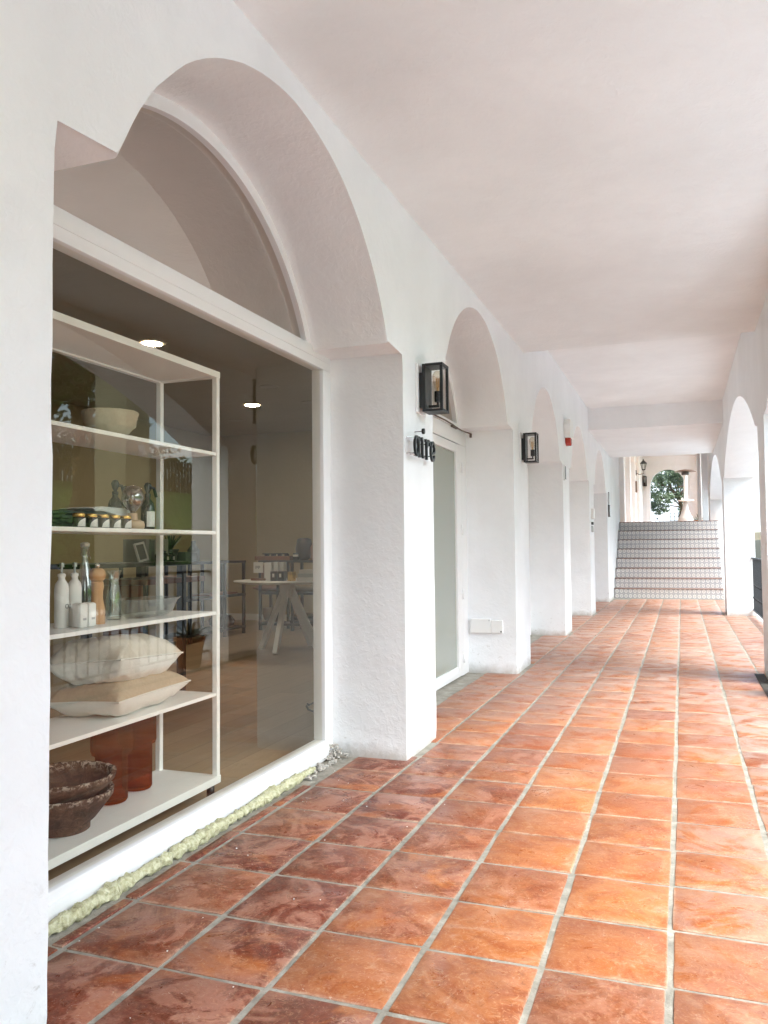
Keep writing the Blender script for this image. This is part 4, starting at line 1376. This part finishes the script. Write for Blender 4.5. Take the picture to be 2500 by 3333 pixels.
# --- dispensers, mill, bottles on the third tier
def textmesh(txt, size, loc, rot, mat, parent, name='lettering'):
    cu = bpy.data.curves.new(name, 'FONT')
    cu.body = txt; cu.size = size; cu.extrude = .0003; cu.align_x = 'CENTER'
    tmp = bpy.data.objects.new('tmp_text', cu)
    COL.objects.link(tmp)
    dg = bpy.context.evaluated_depsgraph_get()
    me = bpy.data.meshes.new_from_object(tmp.evaluated_get(dg))
    bpy.data.objects.remove(tmp)
    me.materials.clear(); me.materials.append(mat)
    o = bpy.data.objects.new(name, me)
    COL.objects.link(o)
    o.parent = parent
    o.location = Vector(loc) - ORG[parent.name]
    o.rotation_euler = rot
    return o
ROTX = (R(90), 0, R(90))     # text facing +x, reading along +y
def dispenser(y, txt, label):
    x, z = -2.19, .8625
    t = thing('oil_dispenser', (x, y, z), label, 'dispenser', 'white dispensers with pouring spouts')
    mb = MB(); mb.lathe([(.024, 0), (.026, .006), (.026, .145), (.0235, .162), (.014, .176), (.012, .180), (.012, .192)], (x, y, z), 32)
    mb.build('body', M['white_matt'], t, smooth=45)
    mb = MB(); mb.lathe([(.0145, .190), (.0145, .199), (.008, .203)], (x, y, z), 24); mb.build('collar', M['white_matt'], t, smooth=45)
    mb = MB(); mb.cyl((x, y, z + .203), .0042, .028, 10); mb.cyl((x, y, z + .226), .009, .016, 14); mb.build('spout', M['grey_metal'], t, smooth=45)
    textmesh(txt, .024 if len(txt) < 4 else .0145, (x + .0267, y + .004, z + .072), ROTX, M['ink'], t)
dispenser(2.463, 'Oil', 'white bottle dispenser marked Oil, beside the wall edge')
dispenser(2.532, 'Vinegar', 'white bottle dispenser marked Vinegar, beside the pepper mill')
for (y, lab) in ((2.475, 'white square salt shaker in front of the dispensers, left one'), (2.522, 'white square salt shaker next to the mill, right one')):
    x, z = -2.115, .8625
    mb = MB(); mb.box(x - .022, x + .022, y - .0215, y + .0215, z, z + .092, .010)
    o = mb.build('salt_shaker', M['white_matt'], smooth=40)
    tag(o, lab, 'shaker', 'white square shakers')
    mb = MB(); mb.box(x + .0222, x + .0226, y - .009, y + .009, z + .028, z + .036); mb.build('mark', M['plate_grey'], o)
mb = MB(); x, y, z = -2.16, 2.625, .8625
t = thing('pepper_mill', (x, y, z), 'turned wooden pepper mill with round head on the third tier', 'pepper mill')
mb.lathe([(0.0301, 0), (0.0308, .006), (0.0308, .030), (0.0287, .034), (0.0308, .040), (0.0304, .052), (0.0259, .075), (0.0217, .10), (0.0217, .125), (0.0252, .145), (0.0238, .150), (0.0238, .162), (0.0210, .166)], (x, y, z), 32); mb.build('body', M['wood'], t, smooth=30)
mb = MB(); mb.lathe([(0.0210, .167), (0.0294, .176), (0.0325, .190), (0.0294, .206), (0.0182, .217), (0.0007, .219)], (x, y, z), 32); mb.build('head', M['wood'], t, smooth=50)
mb = MB(); mb.lathe([(.004, .218), (.009, .224), (.009, .232), (.001, .238)], (x, y, z), 16); mb.build('knob', M['chrome'], t, smooth=50)
x, y = -2.275, 2.69
t = thing('swing_top_bottle', (x, y, z), 'tall clear swing top glass bottle behind the pepper mill', 'bottle')
mb = MB(); mb.lathe([(0.0008, .001), (0.0351, .001), (0.0374, .008), (0.0374, .12), (0.0343, .15), (0.0203, .215), (0.0133, .25), (0.0133, .285), (0.0164, .288), (0.0164, .30), (0.0109, .30), (0.0101, .25), (0.0172, .213), (0.0320, .15), (0.0351, .12), (0.0343, .01), (0.0008, .01)], (x, y, z), 32, cap=False); mb.build('bottle_body', M['clear'], t, smooth=50)
mb = MB(); mb.lathe([(.012, .301), (.018, .305), (.018, .316), (.008, .322)], (x, y, z), 18); mb.build('stopper', M['white_matt'], t, smooth=50)
mb = MB(); mb.tube([(x, y + .02, z + .31), (x, y + .025, z + .27), (x + .018, y + .012, z + .255)], .0016, 6); mb.tube([(x, y - .02, z + .31), (x, y - .025, z + .27), (x + .018, y - .012, z + .255)], .0016, 6); mb.build('wire_bail', M['chrome'], t)
x, y = -2.22, 2.80
mb = MB(); mb.lathe([(0.0007, .001), (0.0272, .001), (0.0313, .01), (0.0320, .08), (0.0204, .145), (0.0190, .16), (0.0272, .195), (0.0313, .202), (0.0299, .204), (0.0245, .19), (0.0170, .16), (0.0184, .145), (0.0299, .08), (0.0292, .012), (0.0007, .01)], (x, y, z), 32, cap=False)
tag(mb.build('glass_carafe', M['clear'], smooth=50), 'clear flared glass carafe between mill and glass tray', 'carafe')
x0, x1, y0_, y1_ = -2.25, -2.07, 2.80, 3.08
t = thing('glass_tray', ((x0 + x1) / 2, (y0_ + y1_) / 2, z), 'long clear glass dish with flared rim on the third tier', 'dish')
mb = MB()
def rr_ring(ex, zz, n=40):
    cx, cy, hx_, hy_ = (x0 + x1) / 2, (y0_ + y1_) / 2, (x1 - x0) / 2 + ex, (y1_ - y0_) / 2 + ex
    out = []
    for k in range(n):
        a = 2 * PI * k / n
        c_, s_ = math.cos(a), math.sin(a)
        out.append(mb.bm.verts.new((cx + hx_ * math.copysign(abs(c_) ** .5, c_), cy + hy_ * math.copysign(abs(s_) ** .5, s_), zz)))
    return out
rg = [rr_ring(-.04, z + .002), rr_ring(-.02, z + .02), rr_ring(0, z + .07), rr_ring(.014, z + .082), rr_ring(-.004, z + .07), rr_ring(-.026, z + .022), rr_ring(-.045, z + .008)]
for a, b in zip(rg, rg[1:]):
    for k in range(40): mb.bm.faces.new((a[k], a[(k + 1) % 40], b[(k + 1) % 40], b[k]))
mb.bm.faces.new(rg[0]); mb.bm.faces.new(rg[-1])
mb.build('dish', M['clear'], t, smooth=50)

# --- fourth tier
z = 1.236
jt = None
for k in range(5):
    y = 2.445 + k * .0675
    x = -2.098
    lab = ['dark preserve jar with gold lid, first from the wall edge', 'dark preserve jar with gold lid, second from the wall edge', 'dark preserve jar with gold lid, middle of the row of five', 'dark preserve jar with gold lid, fourth from the wall edge', 'dark preserve jar with gold lid, next to the globe lamp'][k]
    if jt is None:
        jt = thing('preserve_jar', (x, y, z), lab, 'jar', 'preserve jars with gold lids')
        mb = MB(); mb.lathe([(.0215, 0), (.0235, .004), (.0235, .034), (.021, .040)], (x, y, z), 28); mb.build('jar_body', M['jam'], jt, smooth=45)
        mb = MB(); mb.lathe([(.0215, .0395), (.0225, .041), (.0225, .050), (.021, .052)], (x, y, z), 28); mb.build('lid', M['gold'], jt, smooth=45)
        mb = MB()
        pts = []
        n = 14
        base = [mb.bm.verts.new((x + .0241 * math.cos(a), y + .0241 * math.sin(a), z + .003)) for a in [R(-58 + 100 * i / n) for i in range(n + 1)]]
        top = [mb.bm.verts.new((x + .0241 * math.cos(a), y + .0241 * math.sin(a), z + .004 + .031 * max(0, 1 - (1 - i / n) ** 2.2) ** .5)) for i, a in enumerate([R(-58 + 100 * i / n) for i in range(n + 1)])]
        for i in range(n): mb.bm.faces.new((base[i], base[i + 1], top[i + 1], top[i]))
        lo = mb.build('label_paper', M['label'], jt)
        mb = MB()
        for zz, a0, a1 in ((.014, -20, 15), (.019, -2, 26), (.009, -30, 5)):
            b0, b1 = R(a0), R(a1)
            mb.face([(x + .0245 * math.cos(b0), y + .0245 * math.sin(b0), z + zz), (x + .0245 * math.cos(b1), y + .0245 * math.sin(b1), z + zz), (x + .0245 * math.cos(b1), y + .0245 * math.sin(b1), z + zz + .0022), (x + .0245 * math.cos(b0), y + .0245 * math.sin(b0), z + zz + .0022)])
        mb.build('print', M['plate_grey'], lo)
    else:
        copy_tree(jt, (0, k * .0675, 0), label=lab)
t = thing('folded_towel', (-2.25, 2.66, z), 'pale towel rolled over folded dark green towels behind the jars', 'towel')
mb = MB()
for k in range(4): mb.box(-2.33, -2.17, 2.44, 2.70, z + .002 + k * .017, z + .016 + k * .017, .006)
mb.build('green_folds', M['towel_green'], t, smooth=50)
mb = MB()
pts = [(2.62, z + .068), (2.60, z + .080), (2.66, z + .089), (2.80, z + .088), (2.845, z + .075), (2.835, z + .055), (2.80, z + .048), (2.74, z + .056), (2.705, z + .07), (2.66, z + .071)]
mb.prism(pts, -2.335, -2.165, .004)
mb.build('pale_fold', M['towel_white'], t, smooth=60)
def pump(x, y, h, label, pumpdir):
    t = thing('soap_bottle', (x, y, z), label, 'bottle', 'dark bottles with white labels')
    mb = MB(); mb.lathe([(.028, 0), (.030, .006), (.030, h * .55), (.024, h * .66), (.012, h * .74), (.011, h * .80)], (x, y, z), 28); mb.build('bottle_body', M['black_glass'], t, smooth=45)
    mb = MB(); mb.cyl((x, y, z + h * .80), .013, h * .07, 18); mb.lathe([(.006, 0), (.014, .018), (.017, .034), (.011, .046), (.001, .05)], (x, y, z + h * .87), 16)
    mb.tube([(x, y, z + h * .87 + .03), (x + .01, y + pumpdir * .03, z + h * .87 + .025), (x + .012, y + pumpdir * .045, z + h * .80)], .007, 8)
    mb.build('pump', M['black_metal'], t, smooth=50)
    mb = MB(); n = 10
    for i in range(n):
        a, b = R(-62 + 100 * i / n), R(-62 + 100 * (i + 1) / n)
        mb.face([(x + .0306 * math.cos(a), y + .0306 * math.sin(a), z + .015), (x + .0306 * math.cos(b), y + .0306 * math.sin(b), z + .015), (x + .0306 * math.cos(b), y + .0306 * math.sin(b), z + .082), (x + .0306 * math.cos(a), y + .0306 * math.sin(a), z + .082)])
    mb.build('label_paper', M['label'], t)
pump(-2.235, 2.825, .185, 'black pump bottle behind the globe lamp, left of the three', 1)
pump(-2.265, 2.93, .165, 'black bottle half hidden behind the globe lamp, middle of the three', 1)
pump(-2.20, 3.00, .185, 'black pump bottle with white label at the shelf end', 1)
x, y = -2.13, 2.815
t = thing('globe_lamp', (x, y, z), 'smoked globe bulb lamp on a round pale wooden base', 'lamp')
mb = MB(); mb.lathe([(0.0350, 0), (0.0406, .006), (0.0420, .018), (0.0378, .032), (0.0238, .038)], (x, y, z), 32); mb.lathe([(0.0210, .038), (0.0196, .066)], (x, y - .012, z), 24); mb.build('wooden_base', M['wood_pale'], t, smooth=45)
mb = MB(); mb.lathe([(0.0098, .066), (0.0112, .072), (0.0245, .088), (0.0406, .105), (0.0462, .128), (0.0420, .155), (0.0280, .175), (0.0007, .184)], (x, y - .012, z), 36); mb.build('bulb', M['smoke'], t, smooth=60)
mb = MB(); mb.cyl((x, y - .012, z + .067), .008, .03, 12); mb.build('filament', M['grey_metal'], t)

# --- round table and its goods
tx, ty, tz = -4.20, 8.30, .79
t = thing('round_table', (tx, ty, .006), 'round white table on splayed legs inside the shop', 'table')
mb = MB(); mb.lathe([(.50, -.03), (.60, -.008), (.605, 0), (.60, .004)], (tx, ty, tz), 48); mb.build('table_top', M['white_matt'], t, smooth=40)
mb = MB(); mb.box(tx - .07, tx + .07, ty - .07, ty + .07, .60, tz - .03, .01); mb.build('column', M['white_matt'], t)
for (lx_, ly_) in ((-4.55, 8.32), (-4.16, 7.92), (-4.12, 8.76), (-3.82, 8.30)):
    mb = MB(); d = Vector((lx_ - tx, ly_ - ty, 0)).normalized() * .05
    mb.bar((tx + d.x, ty + d.y, .68), (lx_, ly_, .008), .05, .07)
    mb.build('leg', M['white_matt'], t)
z = tz + .005
def bx(name, x0, x1, y0, y1, z0, z1, m, lab, cat, grp=None, face=None, rot=0):
    mb = MB()
    c = Vector(((x0 + x1) / 2, (y0 + y1) / 2, 0))
    Mx = Matrix.Translation(c) @ Matrix.Rotation(rot, 4, 'Z') @ Matrix.Translation(-c) if rot else None
    mb.box(x0, x1, y0, y1, z0, z1, .003, Mx)
    o = mb.build(name, m)
    tag(o, lab, cat, grp)
    return o
t = thing('card_stand', (-4.49, 8.15, z), 'white card on a dark wooden stand at the left of the table', 'card stand')
mb = MB(); mb.box(-4.56, -4.38, 8.10, 8.22, z, z + .025, .003); mb.build('stand_base', M['wood_dark'], t)
mb = MB(); mb.box(-4.46, -4.38, 8.16, 8.20, z + .0255, z + .17, .003); mb.build('stand_post', M['wood_dark'], t)
mb = MB(); mb.box(-4.545, -4.425, 8.135, 8.15, z + .085, z + .205, .002); co = mb.build('card', M['label'], t)
mb = MB()
for k in range(4): mb.box(-4.515 + k * .016, -4.508 + k * .016, 8.1335, 8.1345, z + .13 + .008 * (k % 2), z + .165)
mb.build('print', M['ink'], co)
bx('product_box', -4.40, -4.31, 8.12, 8.19, z, z + .20, M['label'], 'tall white product box beside the card stand', 'box', 'white product boxes on the table')
bx('product_box', -4.305, -4.25, 8.16, 8.23, z, z + .205, M['white_matt'], 'narrow white product box in the middle of the group', 'box', 'white product boxes on the table')
bx('product_box', -4.245, -4.19, 8.19, 8.26, z, z + .205, M['label'], 'narrow white product box behind the black boxes', 'box', 'white product boxes on the table')
for k, lab in ((0, 'black candle box with white label on table, left one'), (1, 'black candle box with white label on table, right one')):
    x0 = -4.27 + k * .085
    o = bx('candle_box', x0, x0 + .078, 8.02, 8.10, z, z + .105, M['dark'], lab, 'box', 'black candle boxes')
    mb = MB(); mb.box(x0 + .025, x0 + .05, 8.0185, 8.0195, z + .04, z + .08); mb.build('label_paper', M['label'], o)
x, y = -4.03, 8.06
t = thing('candle_glass', (x, y, z), 'brass candle glass on the table right of the black boxes', 'candle')
mb = MB(); mb.lathe([(.045, 0), (.048, .005), (.048, .10), (.044, .10), (.043, .02), (.001, .02)], (x, y, z), 24); mb.build('cup', M['gold'], t, smooth=45)
mb = MB(); mb.lathe([(.042, .02), (.042, .085), (.001, .085)], (x, y, z), 20); mb.build('wax', M['label'], t, smooth=45)
for k in range(3):
    bx('book', -3.93 + .01 * k, -3.66 - .015 * k, 7.98, 8.20, z + .042 * k, z + .04 + .042 * k, M['book' if k != 1 else 'greenbox'], ['bottom book of the stack at the table edge', 'middle book of the stack at the table edge', 'top book of the stack at the table edge'][k], 'book', 'stacked books on the table', rot=R(4 * k))

# --- black shelving along the end wall
def console(name, x0, x1, y0, y1, levels, posts, label):
    t = thing(name, ((x0 + x1) / 2, (y0 + y1) / 2, .006), label, 'shelving', 'black metal consoles in the shop')
    mb = MB(); w = .035
    for (px, py_) in posts: mb.box(px - w / 2, px + w / 2, py_ - w / 2, py_ + w / 2, .0065, levels[-1] - .002)
    mb.build('frame', M['black_metal'], t)
    for lv in levels:
        mb = MB(); mb.box(x0, x1, y0, y1, lv - .032, lv, .002); mb.build('shelf_board', M['dark'], t)
    return t
console('wall_console', -5.62, -3.6, 10.2, 10.55, [.11, .54, .985], [(x, y) for x in (-5.60, -5.32, -5.10, -4.75, -4.2, -3.65) for y in (10.22, 10.53)], 'long black shelving console along the end wall')
console('side_console', -5.98, -5.60, 7.6, 9.82, [.115, .55, .995], [(x, y) for x in (-5.96, -5.62) for y in (7.64, 8.5, 9.3, 9.79)], 'black side console running towards the window at the left')
t = thing('wooden_tray', (-5.42, 10.33, .985), 'low wooden tray with bars on the end wall console', 'tray')
mb = MB(); mb.box(-5.70, -5.15, 10.24, 10.44, .986, 1.045, .003); mb.build('tray_body', M['wood_dark'], t)
mb = MB()
mb.box(-5.62, -5.22, 10.32, 10.35, 1.07, 1.085)
for k in range(4): mb.box(-5.58 + k * .105, -5.53 + k * .105, 10.31, 10.36, 1.0455, 1.07)
mb.build('rack', M['black_metal'], t)
mb = MB(); mb.lathe([(.06, 0), (.115, .06), (.125, .16), (.10, .29), (.06, .31), (.05, .31)], (-4.98, 10.36, .986), 10)
tag(mb.build('black_vase', M['dark']), 'faceted black vase on the end wall console', 'vase')
mb = MB(); mb.lathe([(.08, 0), (.085, .02), (.085, .18), (.06, .225), (.03, .25), (.028, .33), (.032, .34)], (-4.79, 10.36, .986), 28)
tag(mb.build('clay_bottle', M['clay'], smooth=45), 'pink clay bottle vase beside the faceted black vase', 'vase')
t = thing('storage_jar', (-5.06, 10.26, .986), 'small dark jar with pale band in front of the black vase', 'jar')
mb = MB(); mb.lathe([(.04, 0), (.042, .01), (.042, .10)], (-5.06, 10.26, .986), 18); mb.build('jar_body', M['dark'], t, smooth=45)
mb = MB(); mb.lathe([(.0425, .05), (.0425, .08)], (-5.06, 10.26, .986), 18, cap=False); mb.build('band', M['label'], t)
mb = MB(); mb.lathe([(.08, 0), (.13, .04), (.155, .12), (.15, .20), (.14, .20), (.14, .12), (.001, .05)], (-5.47, 10.37, .111), 28, 'z', True, lambda r_, h_, a: r_ * (1 + .02 * math.cos(14 * a)))
tag(mb.build('woven_basket', M['basket'], smooth=45), 'round woven basket on the lowest board of the end wall console', 'basket')
t = thing('folded_cloths', (-5.05, 10.36, .111), 'folded dark cloths stacked on the lowest console board', 'cloths')
for k, m in enumerate((M['dark_cloth'], M['dark_cloth'], M['basket'])):
    mb = MB(); mb.box(-5.16 + .01 * k, -4.86, 10.25, 10.47, .112 + .045 * k, .154 + .045 * k, .012); mb.build('cloth', m, t, smooth=50)
def cushion(c, lx_, ly_, th, rot, m, label):
    o = pillow(c, lx_, ly_, th, rot, 0, 0, m, m, label, c[0])
    o.name = 'cushion'
    o['group'] = 'cushions on the black shelving'
    o['category'] = 'cushion'
cushion((-5.50, 10.37, .60), .46, .30, .10, 0, M['clay'], 'reddish brown cushion on the middle console board')
cushion((-4.95, 10.37, .60), .40, .30, .10, 0, M['basket'], 'brown cushion behind the table on the middle console board')
mb = MB(); mb.lathe([(.10, 0), (.16, .03), (.17, .09), (.13, .15), (.03, .17), (.001, .17)], (-5.79, 9.50, .116), 20, 'z', True, lambda r_, h_, a: r_ * (1 + .3 * math.cos(a) ** 2 * 0 + .06 * noise.noise((math.cos(a) * 2, math.sin(a) * 2, h_ * 9))))
tag(mb.build('dark_bag', M['dark_cloth'], smooth=60), 'slumped black bag on the lowest board of the side console', 'bag')
bx('wooden_board', -5.93, -5.66, 9.0, 9.7, .551, .575, M['wood_dark'], 'flat wooden board on the middle board of the side console', 'board')
potted('indoor_agave', (-5.80, 8.35, .996), .10, .16, .34, .016, 18, 21, 'agave in a grey pot on the side console behind the shelf', simple('slate_pot', (.10, .12, .13), .6), (5, 50))
mb = MB(); mb.lathe([(.07, 0), (.075, .02), (.075, .15), (.03, .21), (.026, .26)], (-5.80, 8.85, .996), 20)
tag(mb.build('slate_bottle', simple('slate_ceramic', (.10, .12, .13), .6), smooth=45), 'slate grey bottle vase on the side console', 'vase')
bx('slate_box', -5.92, -5.68, 8.5, 8.75, .996, 1.12, simple('slate_box_mat', (.10, .12, .13), .7), 'slate grey box between agave and bottle on the side console', 'box')

# --- dark sideboard behind the display shelf
t = thing('sideboard', (-3.75, 4.95, .006), 'black open sideboard with reddish wooden shelf behind the display shelf', 'sideboard')
mb = MB()
for y in (4.25, 5.30):
    for x in (-3.95, -3.58): mb.box(x - .025, x + .025, y - .025, y + .025, .0065, 1.03)
mb.build('frame', M['dark'], t)
mb = MB(); mb.box(-3.98, -3.55, 4.2, 5.35, 1.031, 1.062, .003); mb.build('top_board', M['dark'], t)
mb = MB(); mb.box(-3.96, -3.56, 4.85, 5.60, .90, .94, .003); mb.build('shelf_board', M['wood_dark'], t)
mb = MB(); mb.box(-3.90, -3.60, 4.80, 4.86, .30, .90, .003); mb.build('side_panel', M['wood_dark'], t)
t = thing('picture_frame', (-3.62, 4.90, 1.063), 'small picture in a pale frame leaning on the sideboard', 'picture frame')
Mf = Matrix.Translation((-3.64, 4.92, 1.068)) @ Matrix.Rotation(R(-14), 4, 'Y') @ Matrix.Rotation(R(8), 4, 'X')
mb = MB()
for (a, b, c, d) in ((-.06, -.045, 0, .14), (.045, .06, 0, .14), (-.045, .045, 0, .015), (-.045, .045, .125, .14)): mb.box(-.006, .006, a, b, c, d, 0, Mf)
mb.build('frame', M['label'], t)
mb = MB(); mb.box(-.004, .002, -.045, .045, .015, .125, 0, Mf); mb.build('picture', M['plate_dark'], t)
for k in range(5):
    bx('binder', -3.90, -3.70, 5.02 + k * .058, 5.072 + k * .058, 1.063, 1.23, M['greenbox' if k < 2 else 'book'], ['grey binder on the sideboard, first beside the picture', 'grey binder on the sideboard, second beside the picture', 'cream binder on the sideboard, middle of the row', 'cream binder on the sideboard, fourth of the row', 'cream binder at the outer end of the row'][k], 'binder', 'binders on the sideboard')
bt = None
for k in range(3):
    y = 5.04 + k * .075
    lab = ['small black bottle before the binders, left of three', 'small black bottle before the binders, middle of three', 'small black bottle before the binders, right of three'][k]
    if bt is None:
        bt = thing('black_bottle', (-3.60, y, 1.063), lab, 'bottle', 'black bottles on the sideboard')
        mb = MB(); mb.lathe([(.026, 0), (.028, .004), (.028, .05), (.014, .062), (.013, .08)], (-3.60, y, 1.063), 18); mb.build('bottle_body', M['black_glass'], bt, smooth=45)
        mb = MB(); mb.box(-3.5718, -3.5708, y - .012, y + .012, 1.075, 1.10); mb.build('label_paper', M['label'], bt)
    else: copy_tree(bt, (0, k * .075, 0), label=lab)

# --- bent wire stand near the pillar
mb = MB()
mb.tube([(-2.30, 5.18, .016), (-2.44, 5.20, .016), (-2.475, 5.20, .026), (-2.49, 5.20, .050), (-2.482, 5.20, .066), (-2.470, 5.20, .060)], .007, 8)
mb.tube([(-2.478, 5.20, .052), (-2.36, 5.19, .115)], .006, 8)
tag(mb.build('wire_stand', M['black_metal'], smooth=50), 'foot of a bent black wire stand on the wooden shop floor', 'stand')

# ------------------------------------------------------------------ camera
cam_d = bpy.data.cameras.new('camera')
cam = bpy.data.objects.new('camera', cam_d)
COL.objects.link(cam)
F, YAW, PITCH, ROLL = 2649.7475, .35003, .04367, -.0099023
f = Vector((-math.sin(YAW) * math.cos(PITCH), math.cos(YAW) * math.cos(PITCH), math.sin(PITCH)))
r = Vector((math.cos(YAW), math.sin(YAW), 0))
u = r.cross(f)
r2 = r * math.cos(ROLL) + u * math.sin(ROLL)
u2 = -r * math.sin(ROLL) + u * math.cos(ROLL)
mat = Matrix(((r2.x, u2.x, -f.x), (r2.y, u2.y, -f.y), (r2.z, u2.z, -f.z))).to_4x4()
mat.translation = (0, 0, 1.15)
cam.matrix_world = mat
cam_d.sensor_fit = 'VERTICAL'
cam_d.sensor_height = 36
cam_d.lens = 36 * F / 3333
cam_d.clip_start = .05
cam_d.clip_end = 500
sc.camera = cam

# ------------------------------------------------------------------ light
EL, RO = R(52), R(110)
w = bpy.data.worlds.new('World')
sc.world = w
w.use_nodes = True
nt = w.node_tree
sky = nt.nodes.new('ShaderNodeTexSky')
sky.sky_type = 'NISHITA'
sky.sun_disc = False
sky.sun_elevation = EL
sky.sun_rotation = RO
sky.dust_density = 4.0
sky.ozone_density = 1.0
hs = nt.nodes.new('ShaderNodeHueSaturation')
hs.inputs['Saturation'].default_value = .85
nt.links.new(sky.outputs[0], hs.inputs['Color'])
tint = nt.nodes.new('ShaderNodeMix')
tint.data_type = 'RGBA'; tint.blend_type = 'MULTIPLY'
tint.inputs[0].default_value = 1
tint.inputs[7].default_value = (.89, 1.0, 1.03, 1)
nt.links.new(hs.outputs[0], tint.inputs[6])
bg = nt.nodes['Background']
bg.inputs['Strength'].default_value = .15
nt.links.new(tint.outputs[2], bg.inputs['Color'])
sd = bpy.data.lights.new('sun', 'SUN')
sd.energy = .5
sd.angle = R(45)
sd.color = (.93, 1, .97)
so = bpy.data.objects.new('sun', sd)
COL.objects.link(so)
dv = Vector((math.sin(RO) * math.cos(EL), math.cos(RO) * math.cos(EL), math.sin(EL)))
so.rotation_euler = dv.to_track_quat('Z', 'Y').to_euler()
so.location = dv * 40

sc.render.engine = 'CYCLES'
cy = sc.cycles
cy.max_bounces = 12
cy.diffuse_bounces = 8
cy.glossy_bounces = 4
cy.transparent_max_bounces = 32
cy.use_denoising = True
cy.sample_clamp_indirect = 8
cy.caustics_reflective = False
cy.caustics_refractive = False
vs = sc.view_settings
vs.view_transform = 'Standard'
vs.look = 'None'
vs.exposure = 2.55
vs.gamma = 1
